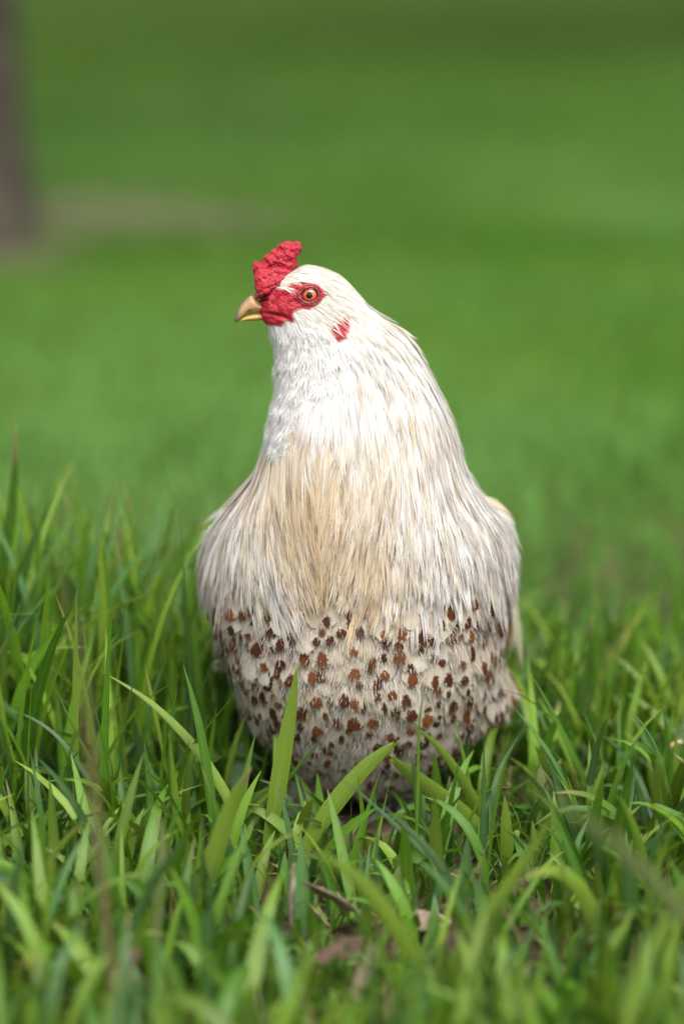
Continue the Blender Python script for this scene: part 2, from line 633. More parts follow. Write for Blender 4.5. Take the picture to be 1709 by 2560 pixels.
def build_body():
    R = np.array(ROWS, float)
    ctrl = []
    for v, ul, ur, Y, yf, yb in R:
        a, b = P(ul, v, Y), P(ur, v, Y)
        ctrl.append([(a[0] + b[0]) / 2, (b[0] - a[0]) / 2, a[2], Y, yf, yb])
    ctrl = np.array(ctrl)
    s = np.arange(len(ctrl), dtype=float)
    ts = np.unique(np.concatenate([np.linspace(0, 8, 70), np.linspace(8, len(ctrl) - 1, 110)]))

    def cr(col):
        out = []
        for t in ts:
            i = min(int(t), len(ctrl) - 2)
            f = t - i
            p0, p1, p2, p3 = (ctrl[max(0, min(len(ctrl) - 1, i + k)), col] for k in (-1, 0, 1, 2))
            out.append(0.5 * (2 * p1 + (p2 - p0) * f + (2 * p0 - 5 * p1 + 4 * p2 - p3) * f * f + (3 * p1 - p0 - 3 * p2 + p3) * f ** 3))
        return np.array(out)
    cx, rx, z, Y, yf, yb = (cr(i) for i in range(6))
    seg = 160
    th = np.linspace(0, 2 * np.pi, seg, endpoint=False)
    c, sn = np.cos(th), np.sin(th)
    ex = 0.9
    cc = np.sign(c) * np.abs(c) ** ex
    ss = np.sign(sn) * np.abs(sn) ** ex
    X = cx[:, None] + rx[:, None] * cc
    YY = Y[:, None] + np.where(ss < 0, yf[:, None], yb[:, None]) * ss
    Z = np.repeat(z[:, None], seg, 1)
    V = np.stack([X, YY, Z], -1).reshape(-1, 3)
    # the back slopes away behind the shoulders
    zq = [P(800, v_, 0.03)[2] for v_ in (1480, 1250, 1040, 860)]
    V[:, 2] -= 0.34 * np.clip(V[:, 1] - 0.045, 0, 1) * sstep(zq[0], zq[1], V[:, 2]) * (1 - sstep(zq[2], zq[3], V[:, 2]))
    # flank bulges over the thighs, cleft down the breast
    for (u, v, yy, amp, sx) in ((1095, 1605, 0.080, 0.034, 1), (570, 1610, 0.085, 0.012, -1)):
        q = P(u, v, yy)
        d = np.linalg.norm((V - q) / np.array([0.06, 0.060, 0.036]), axis=1)
        V[:, 0] += sx * amp * np.exp(-d ** 2)
    n = len(ts)
    i = np.arange(n * seg).reshape(n, seg)
    j = np.roll(i, -1, 1)
    F = np.stack([i[:-1], i[1:], j[1:], j[:-1]], -1).reshape(-1, 4).tolist()
    top = len(V)
    V = np.concatenate([V, [[cx[0], Y[0], z[0] + 0.001], [cx[-1], Y[-1], z[-1] - 0.001]]])
    for k in range(seg):
        F.append([i[0, k], j[0, k], top])
        F.append([i[-1, k], top + 1, j[-1, k]])
    # subtle modelling of the head: brow above the eye, hollow in front of it
    fl = np.stack([V[:, 0], np.zeros(len(V)), V[:, 2]], 1)
    uv = proj(fl)
    eye = np.array([708, 677])
    d = np.linalg.norm((uv - eye) / np.array([26, 20]), axis=1)
    sy = np.sign(V[:, 1])
    head = sstep(790, 740, uv[:, 1])
    V[:, 1] -= sy * head * 0.0022 * np.exp(-d ** 2)
    db = np.linalg.norm((uv - np.array([706, 650])) / np.array([40, 9]), axis=1)
    V[:, 1] += sy * head * 0.0016 * np.exp(-db ** 2)
    inside = in_poly(uv, FACE_V)
    dist = poly_dist(uv, FACE_V)
    ear = in_poly(uv, EAR_V)
    red = np.where(inside, sstep(0, 5, dist), 0) * (uv[:, 1] < 780)
    red = np.maximum(red, np.where(ear, sstep(0, 5, poly_dist(uv, EAR_V)), 0))
    for k in np.nonzero(red > 0.02)[0]:
        V[k, 1] += np.sign(V[k, 1]) * red[k] * (0.0011 + 0.0012 * noise.fractal(Vector(V[k]) * 190, 1.0, 2.0, 3))
    mouth = [crop2view(q) for q in [(440, 818), (540, 815), (640, 832), (720, 858)]]
    wr = [crop2view(q) for q in [(560, 720), (640, 640), (700, 560)]]
    for ln, dep in ((mouth, 0.0022), (wr, 0.0009)):
        dm = np.full(len(V), 1e9)
        for a_, b_ in zip(ln[:-1], ln[1:]):
            dm = np.minimum(dm, poly_dist(uv, [a_, b_]))
        V[:, 1] -= np.sign(V[:, 1]) * dep * np.exp(-(dm / 3.2) ** 2) * head
    me = bpy.data.meshes.new('body')
    me.from_pydata((V - HOFF).tolist(), [], F)
    me.polygons.foreach_set('use_smooth', np.ones(len(me.polygons), bool))
    a = me.attributes.new('red', 'FLOAT', 'POINT')
    a.data.foreach_set('value', red.astype(np.float32))
    a = me.attributes.new('Col', 'FLOAT_COLOR', 'POINT')
    col = np.ones((len(V), 4), np.float32)
    col[:, :3] = (0.62, 0.58, 0.53)
    a.data.foreach_set('color', col.ravel())
    me.update()
    o = link('body', me, M_BODY, hen)
    bvh = BVHTree.FromPolygons([tuple(x) for x in V], [tuple(f) for f in F])
    tri = []
    for f in F:
        tri.append(f[:3])
        if len(f) == 4: tri.append([f[0], f[2], f[3]])
    return V, np.array(tri), bvh


BV, BT, BVH = build_body()
TA = BV[BT[:, 0]]; TB = BV[BT[:, 1]]; TC = BV[BT[:, 2]]
TN = np.cross(TB - TA, TC - TA)
TAREA = np.linalg.norm(TN, axis=1) / 2
TN = norm(TN)
cen = (TA + TB + TC) / 3
if np.mean(np.sum(TN * (cen - np.array([cen[:, 0].mean(), 0.05, cen[:, 2].mean()])), axis=1)) < 0:
    TN = -TN


def sample(n, wfun=None):
    """n random points on the body: position, normal, view px (flattened to the bird's own plane)"""
    wgt = TAREA.copy()
    if wfun is not None:
        wgt = wgt * wfun(cen, TN)
    k = rng.choice(len(BT), n, p=wgt / wgt.sum())
    a, b = rng.random(n), rng.random(n)
    m = a + b > 1
    a[m], b[m] = 1 - a[m], 1 - b[m]
    p = TA[k] + (TB[k] - TA[k]) * a[:, None] + (TC[k] - TA[k]) * b[:, None]
    return p, TN[k]


def hit(u, v):
    d = ray(u, v)
    r = BVH.ray_cast(Vector((0, CAM_Y, CAM_Z)), Vector(d).normalized())
    return r


def outward(loc, nrm):
    # closest-point normals may flip: make them face away from the axis
    return nrm


def flow(u, v, y):
    """wanted feather direction (before flattening to the surface) at view px"""
    h = 1 - float(sstep(690, 860, v - 0.25 * (u - 700)))
    head = np.array([1.0, 0, -0.45 - 0.006 * max(0, v - 640)])
    dx = 0.0
    if u < 735:
        dx = (0.30 + 0.25 * float(sstep(1250, 1400, v))) * float(sstep(960, 1080, v)) * float(sstep(470, 640, u)) - 0.10 * float(sstep(620, 500, u))
    else:
        dx = -(0.12 + 0.30 * float(sstep(1280, 1400, v))) * float(sstep(1100, 1300, v)) * float(sstep(980, 780, u)) + 0.06 * float(sstep(950, 1150, u))
    dx += 0.16 * noise.noise(Vector((u * 0.008, v * 0.004, 2.0)))
    body = np.array([dx, 0.0, -1.0])
    return head * h + body * (1 - h)


def trace(p, n, L, steps, lift0, lift1, jit=0.0, lean=0.0, curl=0.0):
    """a feather's centre line lying on the body; returns points, normals"""
    pts, nms = [], []
    q = Vector(p)
    st = L / steps
    jx = random.gauss(0, jit)
    for i in range(steps + 1):
        loc, nr, idx, dist = BVH.find_nearest(q)
        if nr is None: break
        ref = Vector((loc.x - 0.5 * 0, loc.y, loc.z))
        nn = Vector(TNV[idx])
        t = i / steps
        off = lift0 + (lift1 - lift0) * t + curl * t * t
        pts.append(np.array(loc + nn * off))
        nms.append(np.array(nn))
        uvp = proj([[loc.x, 0.0, loc.z]])[0]
        f = flow(uvp[0], uvp[1], loc.y)
        side = 1.0
        d = Vector(f) + Vector((jx, 0, 0)) + Vector((0, lean, 0))
        d = d - nn * d.dot(nn)
        if d.length < 1e-6: d = Vector((0, 0, -1))
        q = loc + d.normalized() * st
    return np.array(pts), np.array(nms)


# normals per polygon of the BVH (quads come first in the same order as built)
_nq = (len(BT) - 2 * 160) // 2
TNV = np.concatenate([TN[:2 * _nq:2], TN[2 * _nq:]])


def sliver_feather(pts, nms, W, m, col_fn, acc, fray=0.12, shape=1.0, cup=0.25):
    """a feather as m barbs fanning out of its shaft"""
    n = len(pts)
    T = norm(np.gradient(pts, axis=0))
    S = norm(np.cross(T, nms))
    t = np.linspace(0, 1, n)
    fs = np.linspace(-1, 1, m) + rng.normal(0, 0.06, m)
    for f in fs:
        end = 1 - 0.30 * abs(f) ** 1.6 - fray * rng.random()
        start = max(0.0, 0.10 * rng.random())
        tt = start + (end - start) * t
        P0 = np.stack([np.interp(tt, t, pts[:, k]) for k in range(3)], 1)
        S0 = np.stack([np.interp(tt, t, S[:, k]) for k in range(3)], 1)
        N0 = np.stack([np.interp(tt, t, nms[:, k]) for k in range(3)], 1)
        prof = (0.35 + 0.65 * np.sin(np.pi * np.clip(tt * 0.72 + 0.12, 0, 1))) * shape
        lat = f * W * prof * (0.45 + 0.55 * t ** 0.7) + rng.normal(0, 0.05) * W * t
        c = P0 + S0 * lat[:, None] - N0 * (cup * W * f * f) + N0 * (rng.normal(0, 0.00025))
        hw = W / m * 1.12 * np.clip(1.15 - t ** 3, 0.08, 1)
        acc[0].append(c)
        acc[1].append(S0 * hw[:, None] + N0 * (hw * rng.normal(0, 0.22))[:, None])
        acc[2].append(col_fn(f, tt))


def finish(name, acc, mat, parent=None, kind='stuff', label=None):
    C, S, c = (np.array(a) for a in acc)
    V, F, uv, cc = ribbons(C, S, c)
    o = hpart(name, V, F, mat, parent, col=cc, uv=uv)
    if kind: o['kind'] = kind
    if label: o['label'] = label
    return o


WHITE = np.array([0.79, 0.78, 0.765])
CREAM = np.array([0.70, 0.61, 0.47])
BUFF = np.array([0.58, 0.40, 0.19])
GREY = np.array([0.30, 0.26, 0.24])
DARK = np.array([0.07, 0.05, 0.042])


def hackle_colour(u, v):
    nz = noise.noise(Vector((u * 0.012, v * 0.005, 5.0)))
    du_ = u - 715 - 0.12 * (v - 1000)
    b = math.exp(-(du_ / (95 if du_ < 0 else 165)) ** 2) * float(sstep(840, 1040, v)) * (1 - 0.5 * float(sstep(1300, 1420, v)))
    b = min(1, max(0, b * 0.85 + nz * 0.35 + rng.normal(0, 0.14)))
    if b < 0.5:
        c = lerp(WHITE, CREAM, b * 2)
    else:
        c = lerp(CREAM, BUFF, (b - 0.5) * 1.3)
    g = max(0, noise.noise(Vector((u * 0.02, v * 0.006, 9.0))) * 0.6 + rng.normal(0, 0.12))
    return lerp(c, GREY, min(0.4, g * 0.5)) * rng.uniform(0.94, 1.06)


def hackle():
    acc = ([], [], [])

    def wf(c, n):
        uv = proj(np.stack([c[:, 0], np.zeros(len(c)), c[:, 2]], 1))
        u, v = uv[:, 0], uv[:, 1]
        rv = proj(c)[:, 1]
        hem = 1332 + 26 * np.sin(u * 0.021 + 1.0) + 16 * np.sin(u * 0.057) - 40 * sstep(1020, 1150, u) - 30 * np.exp(-((u - 740) / 60) ** 2)
        ok = (v > 640) / (1 + np.exp(np.clip((rv - hem) / 22, -30, 30)))
        thr = (u < 806 - (v - 740) * 0.60 + 14 * np.sin(v * 0.09)) & (v < 1015)      # white throat
        # the cape starts behind the ear
        cheek = (u < 800) & (v < 750)
        crown = (v < 745) & (u < 690 + (v - 615) * 1.2)
        front = np.where(n[:, 1] < 0.25, 1.0, 0.28)
        low = 1 - 0.6 * sstep(1200, 1310, rv)
        return ok * ~thr * ~cheek * ~crown * front * low + 1e-12
    p, n = sample(3600, wf)
    uvp = proj(np.stack([p[:, 0], np.zeros(len(p)), p[:, 2]], 1))
    rvp = proj(p)[:, 1]
    order = np.argsort(uvp[:, 1])[::-1]
    for k in order:
        u, v = uvp[k]
        base = hackle_colour(u, v)
        big = float(sstep(700, 1050, v))
        L = lerp(0.028, 0.078, big) * rng.uniform(0.8, 1.2)
        L *= (1 - 0.42 * float(sstep(1150, 1300, rvp[k]))) * rng.uniform(0.8, 1.15)
        W = lerp(0.0020, 0.0046, big) * rng.uniform(0.8, 1.25)
        steps = 6
        edge = float(sstep(900, 1120, u)) * float(sstep(1080, 1180, v)) + float(sstep(620, 500, u)) * float(sstep(1080, 1180, v))
        pts, nms = trace(p[k], n[k], L, steps, lerp(0.0008, 0.0022, big), lerp(0.0026, 0.0085, big) + 0.004 * rng.random() + 0.0015 * float(sstep(1180, 1300, rvp[k])), jit=0.10,
                         curl=0.004 * edge * rng.random())
        if len(pts) < steps + 1: continue
        if v < 900 and in_poly(proj(np.stack([pts[:, 0], 0 * pts[:, 0], pts[:, 2]], 1)), EAR_V).any(): continue
        dk = rng.random() < (0.22 + 0.38 * float(sstep(900, 1250, v)))
        dstr = rng.uniform(0.35, 0.95) * lerp(0.35, 1.0, big) if dk else 0.0
        d0, d1 = rng.uniform(0.35, 0.65), rng.uniform(0.75, 1.05)
        if rng.random() < 0.15 * float(sstep(1000, 1250, v)): dk, dstr, d0, d1 = True, 0.97, 0.55, 1.1
        dc = lerp(DARK, np.array([0.16, 0.075, 0.035]), rng.random() * 0.9)
        dc = lerp(np.array([0.34, 0.24, 0.15]), dc, float(sstep(760, 1050, v)))
        tip = lerp(base, BUFF * 0.8, 0.45) if rng.random() < 0.38 else base

        def colf(f, t, base=base, dstr=dstr, d0=d0, d1=d1, dc=dc, tip=tip):
            k1 = sstep(0.3, 1.0, t)[:, None]
            c = base * (1 - k1) + tip * k1
            c = c * rng.uniform(0.90, 1.06)
            if dstr:
                m = dstr * math.exp(-(f / 0.30) ** 2) * sstep(d0 - 0.15, d0 + 0.1, t) * (1 - sstep(d1 - 0.1, d1, t))
                c = lerp(c, dc, m[:, None])
            return np.clip(c, 0.02, 0.81)
        sliver_feather(pts, nms, W, 12, colf, acc, fray=0.30)
    finish('hackle_feathers', acc, M_FEATHER, label='long narrow cream and buff neck feathers with dark streaks')


def fluff():
    """short hair-like feathers of crown, cheek and throat"""
    acc = ([], [], [])

    def wf(c, n):
        uv = proj(np.stack([c[:, 0], np.zeros(len(c)), c[:, 2]], 1))
        u, v = uv[:, 0], uv[:, 1]
        thr = (u < 822 - (v - 740) * 0.58 + 14 * np.sin(v * 0.09)) & (v < 1020) & (v > 700)
        cheek = (u < 810) & (v < 750)
        crown = (v < 790) & (u < 700 + (v - 610) * 1.45)
        bald = in_poly(uv, FACE_V) & (poly_dist(uv, FACE_V) > 3.5)
        ear = in_poly(uv, EAR_V)
        front = np.where(n[:, 1] < 0.3, 1.0, 0.35)
        return (thr | cheek | crown) * ~bald * np.where(ear, 0.10, 1.0) * front + 1e-9
    p, n = sample(19000, wf)
    uvp = proj(np.stack([p[:, 0], np.zeros(len(p)), p[:, 2]], 1))
    for k in range(len(p)):
        u, v = uvp[k]
        crown = float(sstep(745, 680, v - 0.35 * (u - 690)))
        L = lerp(rng.uniform(0.008, 0.017), rng.uniform(0.009, 0.018), crown)
        nz = noise.noise(Vector((u * 0.03, v * 0.03, 1.0)))
        nl = noise.noise(Vector((u * 0.055, v * 0.055, 4.0)))
        lift = lerp(rng.uniform(0.0012, 0.0045) + 0.006 * max(0, nl), rng.uniform(0.0006, 0.0026), crown)
        pts, nms = trace(p[k], n[k], L, 3, 0.0003, lift, jit=lerp(0.20, 0.08, crown) + 0.45 * abs(nz) * (1 - crown))
        if len(pts) < 4: continue
        pe = proj(np.stack([pts[:, 0], np.zeros(4), pts[:, 2]], 1))
        if u > 850 or v > 850: pe = pe[:0]
        if len(pe) and in_poly(pe, EAR_V).any() and rng.random() < 0.93: continue
        if len(pe) and (in_poly(pe, FACE_V) & (poly_dist(pe, FACE_V) > 2.0)).any() and rng.random() < 0.92: continue
        T = norm(np.gradient(pts, axis=0))
        S = norm(np.cross(T, nms))
        hw = rng.uniform(0.00022, 0.0005) * np.array([0.9, 1.0, 0.75, 0.1])
        c = lerp(WHITE * 1.05, CREAM, np.clip(crown * 0.35 + rng.normal(0, 0.12), 0, 1)) * rng.uniform(0.9, 1.08)
        if rng.random() < 0.04: c = lerp(c, GREY, 0.6)
        if crown > 0.5 and rng.random() < 0.10: c = lerp(c, BUFF, rng.uniform(0.2, 0.6))
        acc[0].append(pts); acc[1].append(S * hw[:, None]); acc[2].append(np.repeat(np.clip(c, 0, 0.82)[None], 4, 0))
    finish('throat_down', acc, M_FEATHER, label='short white downy feathers of throat, cheek and crown')


def inflate(poly, step, thick, bumpf=None, y0=0.0, jag=0.0):
    """polygon of (x, z) metres -> closed cushion symmetric about the plane y0; thick(d, x, z) half thickness"""
    poly = [np.array(p) for p in poly]
    B = []
    n = len(poly)
    for i in range(n):
        a, b = poly[i], poly[(i + 1) % n]
        m = max(1, int(np.linalg.norm(b - a) / step))
        for k in range(m):
            B.append(a + (b - a) * k / m)
    B = np.array(B)
    for _ in range(2):
        B = 0.25 * np.roll(B, 1, 0) + 0.5 * B + 0.25 * np.roll(B, -1, 0)
    lo, hi = B.min(0), B.max(0)
    gx, gz = np.meshgrid(np.arange(lo[0], hi[0], step), np.arange(lo[1], hi[1], step * 0.87))
    gx[1::2] += step / 2
    I = np.stack([gx.ravel(), gz.ravel()], 1)
    I = I[in_poly(I, B)]
    I = I[poly_dist(I, B) > step * 0.55]
    pts = [Vector(p) for p in B] + [Vector(p) for p in I]
    edges = [(i, (i + 1) % len(B)) for i in range(len(B))]
    r = delaunay_2d_cdt(pts, edges, [], 1, 1e-7)
    v2 = np.array([tuple(v) for v in r[0]])
    tri = [tuple(f) for f in r[2]]
    d = poly_dist(v2, B)
    bnd = d < step * 0.2
    h = thick(d, v2[:, 0], v2[:, 1])
    h[bnd] = 0
    N = len(v2)
    front = np.stack([v2[:, 0], y0 - h, v2[:, 1]], 1)
    back = np.stack([v2[:, 0], y0 + h, v2[:, 1]], 1)
    V = np.concatenate([front, back])
    F = []
    mp = np.arange(N) + N
    mp[bnd] = np.arange(N)[bnd]
    for a, b, c in tri:
        F.append((a, b, c))
        q = (mp[c], mp[b], mp[a])
        if len(set(q)) == 3: F.append(q)
    used = np.unique(np.array(F))
    re = -np.ones(len(V), int)
    re[used] = np.arange(len(used))
    return V[used], re[np.array(F)]


def xz(p, Y=0.0):
    q = P(*crop2view(p), Y)
    return (q[0], q[2])


def fix_normals(o):
    bm = bmesh.new()
    bm.from_mesh(o.data)
    bmesh.ops.recalc_face_normals(bm, faces=bm.faces)
    bm.to_mesh(o.data)
    bm.free()


def comb():
    out = [(372, 640), (385, 560), (388, 515), (368, 475), (353, 412), (362, 345), (395, 328), (440, 345), (452, 315), (470, 272), (492, 255),
           (520, 258), (541, 240), (543, 212), (565, 202), (592, 205), (605, 185), (618, 155), (650, 138), (690, 128), (728, 138), (760, 142),
           (780, 122), (815, 122), (842, 148), (848, 190), (840, 222), (808, 262), (802, 300), (803, 352), (778, 410), (745, 452), (712, 505),
           (655, 565), (570, 605), (460, 665), (400, 690)]
    poly = [xz(p) for p in out]

    def th(d, x, z):
        zt, zl = xz((0, 380))[1], xz((0, 600))[1]
        T = 0.0070 + 0.0105 * sstep(zt, zl, z)
        return T * np.sqrt(np.clip(1 - (1 - np.clip(d / 0.0075, 0, 1)) ** 2, 0, 1)) + 0.001 * sstep(0, .003, d)
    V, F = inflate(poly, 0.00085, th)
    me = bpy.data.meshes.new('comb')
    me.from_pydata(V.tolist(), [], F.tolist())
    bm = bmesh.new(); bm.from_mesh(me)
    bmesh.ops.recalc_face_normals(bm, faces=bm.faces)
    bm.normal_update()
    zz = [xz((0, 0))[1], xz((0, 700))[1]]
    for v in bm.verts:
        q = v.co
        b1 = noise.voronoi(q * 210)[0]
        b2 = noise.voronoi(q * 430 + Vector((3, 1, 2)))[0]
        lump = (0.55 - b1[0]) * 0.0030 + (0.5 - b2[0]) * 0.0012 + 0.0012 * noise.noise(q * 120)
        # crease between the blade and its base
        cr = proj([[q.x, 0, q.z]])[0]
        yl = 693 - (cr[0] - 585) * 0.42 - 25
        cre = math.exp(-((cr[1] - yl) / 4.5) ** 2) * 0.0022
        v.co = q + v.normal * (lump - cre)
    bm.to_mesh(me); bm.free()
    me.polygons.foreach_set('use_smooth', np.ones(len(me.polygons), bool))
    me.transform(HINV)
    o = link('comb', me, M_COMB, hen)
    o['label'] = 'lumpy upright red comb above the beak'


def mat_beak():
    t = NT('beak_horn')
    geo = t.n('ShaderNodeNewGeometry')
    at = t.attr('Col').outputs['Color']
    ns = t.noise(geo.outputs['Position'], 240, 3)
    c = t.mix(t.math('MULTIPLY', ns.outputs[0], 0.35), at, (0.22, 0.13, 0.07), 'MULTIPLY')
    c = t.mix(0.55, at, c)
    b = t.leafy(c, 0.34, 0, 0.5, t.bump(ns.outputs[0], 0.25, 0.0006))
    return t.m


def beak():
    mb = mat_beak()
    up = [(345, 658), (300, 690), (255, 740), (215, 800), (192, 855), (178, 905), (180, 928), (200, 924), (228, 902), (262, 868), (310, 842),
          (380, 826), (450, 818), (540, 808), (560, 770), (480, 740), (420, 700)]
    lo = [(215, 916), (240, 893), (268, 868), (315, 846), (380, 830), (450, 822), (560, 815), (560, 870), (470, 900), (400, 910), (300, 914)]
    tipx = xz((178, 900))[0]
    rootx = xz((470, 900))[0]
    for nm, poly, sc, lab in (('upper_beak', up, 1.0, 'hooked horn yellow upper beak with grey ridge'), ('lower_beak', lo, 0.9, 'yellow lower beak')):
        def th(d, x, z):
            k = np.clip((x - tipx) / (rootx - tipx), 0, 1)
            T = 0.0012 + 0.0082 * k ** 0.8
            return sc * T * np.sqrt(np.clip(1 - (1 - np.clip(d / (0.002 + 0.0055 * k), 0, 1)) ** 2, 0, 1))
        V, F = inflate([xz(p) for p in poly], 0.0007, th)
        fl = proj(np.stack([V[:, 0], np.zeros(len(V)), V[:, 2]], 1))
        cu = (fl[:, 0] * K - 540) * 3.92
        cv = (fl[:, 1] * K - 570) * 3.92
        col = np.zeros((len(V), 3))
        if nm == 'upper_beak':
            col[:] = (0.50, 0.30, 0.13)
            ridge = np.clip(1 - (cv - np.interp(cu, [178, 215, 255, 300, 345], [905, 800, 740, 690, 655])) / 45, 0, 1) * (cu < 335)
            col = lerp(col, np.array([0.11, 0.095, 0.10]), (ridge * 0.9)[:, None])
            tip = sstep(262, 195, cu)
            col = lerp(col, np.array([0.10, 0.065, 0.065]), (tip * 0.85)[:, None])
            smud = np.exp(-(((cu - 330) / 38) ** 2 + ((cv - 800 + (cu - 330) * 0.4) / 24) ** 2))
            col = lerp(col, np.array([0.09, 0.06, 0.05]), (smud * 0.9)[:, None])
        else:
            col[:] = (0.50, 0.36, 0.10)
        root = sstep(400, 475, cu)
        col = lerp(col, np.array([0.42, 0.05, 0.05]), (root * 0.8)[:, None])
        o = hpart(nm, V, F, mb, col=col)
        fix_normals(o)
        o['label'] = lab


def eye():
    loc, nr, _, _ = hit(*crop2view((918, 655)))
    loc = Vector((loc.x, loc.y, loc.z))
    ax = Vector((-0.10, -1.0, 0.10)).normalized()
    R = 0.0086
    c = loc - ax * (R * 0.50)
    bx_ = (Vector((1, 0, 0)) - ax * ax.x).normalized()
    rot = Matrix((bx_, ax.cross(bx_), ax)).transposed()
    ri = 72 / 3.92 / K * PXM          # iris radius

    def cap(r0, r1, nr_, seg, Rr, cen_):
        V, F = [], []
        for i in range(nr_ + 1):
            r = r0 + (r1 - r0) * i / nr_
            for k in range(seg):
                a = 2 * math.pi * k / seg
                V.append(tuple(cen_ + rot @ Vector((r * math.cos(a), r * math.sin(a), math.sqrt(max(0, Rr * Rr - r * r))))))
        for i in range(nr_):
            for k in range(seg):
                F.append((i * seg + k, (i + 1) * seg + k, (i + 1) * seg + (k + 1) % seg, i * seg + (k + 1) % seg))
        return np.array(V), np.array(F)

    t = NT('iris')
    at = t.attr('Col').outputs['Color']
    geo = t.n('ShaderNodeNewGeometry')
    ns = t.noise(geo.outputs['Position'], 1400, 3)
    cc = t.mix(t.math('MULTIPLY', ns.outputs[0], 0.5), at, (0.30, 0.05, 0.02), 'MULTIPLY')
    cc = t.mix(0.5, at, cc)
    b = t.leafy(cc, 0.25, 0, 0.5)
    b.inputs['Coat Weight'].default_value = 1.0
    b.inputs['Coat Roughness'].default_value = 0.03
    V, F = cap(0.0003, R * 0.985, 40, 48, R, c)
    rr = np.linalg.norm(np.cross(V - np.array(c), np.array(ax)), axis=1)
    k = rr / ri
    col = np.zeros((len(V), 3))
    inner, mid, rim = np.array([0.62, 0.20, 0.05]), np.array([0.62, 0.085, 0.035]), np.array([0.10, 0.015, 0.012])
    col[:] = lerp(inner, mid, sstep(0.42, 0.72, k)[:, None])
    col = lerp(col, rim, sstep(0.84, 1.0, k)[:, None])
    col = lerp(col, np.array([0.012, 0.008, 0.008]), sstep(1.0, 1.1, k)[:, None])
    e = hpart('eye', V, F, t.m, col=col)
    fix_normals(e)
    e['label'] = 'round orange red eye'
    mp = mat_simple('pupil_black', (0.004, 0.004, 0.005), 0.06, 0.6, 0)
    V, F = cap(0.00002, ri * 0.46, 6, 40, R + 0.0001, c)
    me = mesh_np('pupil', V - HOFF, F)
    pu = link('pupil', me, mp, e)
    fix_normals(pu)
    # lids: an oval roll round the eye, drawn out to the front corner
    for nm, rad, ga, gb, out_, colr in (('eyelid', 0.0009, 92, 80, 0.0016, (0.20, 0.05, 0.05)), ('eye_rim', 0.0012, 116, 102, 0.0001, (0.38, 0.02, 0.032))):
        pp = []
        for q in np.linspace(0, 2 * np.pi, 61):
            cx_ = ga * math.cos(q) * (1.22 if math.cos(q) < 0 else 1.0)
            cy_ = gb * math.sin(q) * (1 - 0.45 * max(0, -math.cos(q)) ** 2)
            h_ = hit(*crop2view((918 + cx_, 655 + cy_ + 0.06 * cx_ * -1)))
            pp.append(np.array(h_[0]) + np.array(ax) * out_)
        pp = np.array(pp)
        V, F = tube(pp, np.full(len(pp), rad) * (1 + 0.12 * np.sin(np.arange(len(pp)) * 1.7)), 10)
        o = hpart(nm, V, F, mat_simple(nm + '_skin', colr, 0.45, 0.5, 0.25, 500, 0.0004, 900))
        fix_normals(o)


def breast_feather_mesh(kind):
    """one rounded feather: root at origin, along +Y, normal +Z, length 1 unit; a closed vane with frayed barb ends"""
    Wd = 0.38
    loose = {'tight': 0.04, 'loose': 0.2, 'far': 0.06}[kind]
    Vs, Fs, off = [], [], 0

    def zz(x, y):
        return 0.07 * np.sin(np.pi * y * 0.8) - 0.11 * (x / Wd) ** 2

    def edge(y):
        return Wd * np.clip(y / 0.35, 0.12, 1) ** 0.7 * np.sqrt(np.clip(1 - ((y - 0.45) / 0.50).clip(0, 1) ** 2.4, 0, 1))
    if kind != 'loose':
        nu, nv = (9, 11) if kind == 'tight' else (5, 6)
        y = np.linspace(0.02, 0.93, nv)
        f = np.linspace(-1, 1, nu)
        Y, Fq = np.meshgrid(y, f, indexing='ij')
        X = Fq * np.maximum(edge(Y), 0.03)
        Y2 = Y - 0.05 * np.abs(Fq) ** 2 * (Y > 0.3) + rng.normal(0, 0.010, Y.shape) * (Y > 0.8)
        V = np.stack([X, Y2, zz(X, Y2)], -1).reshape(-1, 3)
        i_ = np.arange(nu * nv).reshape(nv, nu)
        Vs.append(V); Fs.append(np.stack([i_[:-1, :-1], i_[:-1, 1:], i_[1:, 1:], i_[1:, :-1]], -1).reshape(-1, 4)); off = len(V)
    m = {'tight': 26, 'loose': 34, 'far': 6}[kind]
    C, S = [], []
    t = np.linspace(0, 1, 5)
    for q in range(m):
        f = -1 + 2 * (q + 0.5) / m + rng.normal(0, 0.03)
        if kind == 'loose':
            end = 1.0 - 0.40 * abs(f) ** 2.2 + rng.normal(0, 0.08)
            st = 0.05 + 0.2 * rng.random()
            y = st + (end - st) * t
            x = f * Wd * (0.35 + 0.65 * np.clip(t * 1.5, 0, 1) ** 0.8) + rng.normal(0, 0.02) * t ** 2
            hw = Wd / m * 1.5 * np.clip(1.08 - t ** 4, 0.05, 1)
            z = zz(x, y) + rng.normal(0, 0.015) * t
        else:
            a0 = f * 1.35                                  # barb ends round the vane's outer edge
            y0 = 0.40 + 0.50 * math.cos(a0)
            x0 = math.sin(a0) * Wd * 0.92
            L = rng.uniform(0.05, 0.14)
            x = x0 * 0.85 + (x0 * 0.15 + math.sin(a0) * L * 0.6) * t
            y = y0 - 0.10 + (0.10 + L * (0.5 + 0.5 * math.cos(a0))) * t
            hw = 0.022 * np.clip(1.05 - t ** 2, 0.05, 1)
            z = zz(x, y) + 0.004 + rng.normal(0, 0.010) * t
        C.append(np.stack([x, y, z], 1))
        S.append(np.stack([hw, 0 * hw, hw * rng.normal(0, 0.15)], 1))
    V, F, _, _ = ribbons(np.array(C), np.array(S))
    Vs.append(V); Fs.append(F + off)
    V, F = np.concatenate(Vs), np.concatenate(Fs)
    uv = np.stack([V[:, 0] / (2 * Wd) + 0.5, V[:, 1]], 1)
    return V, F, uv


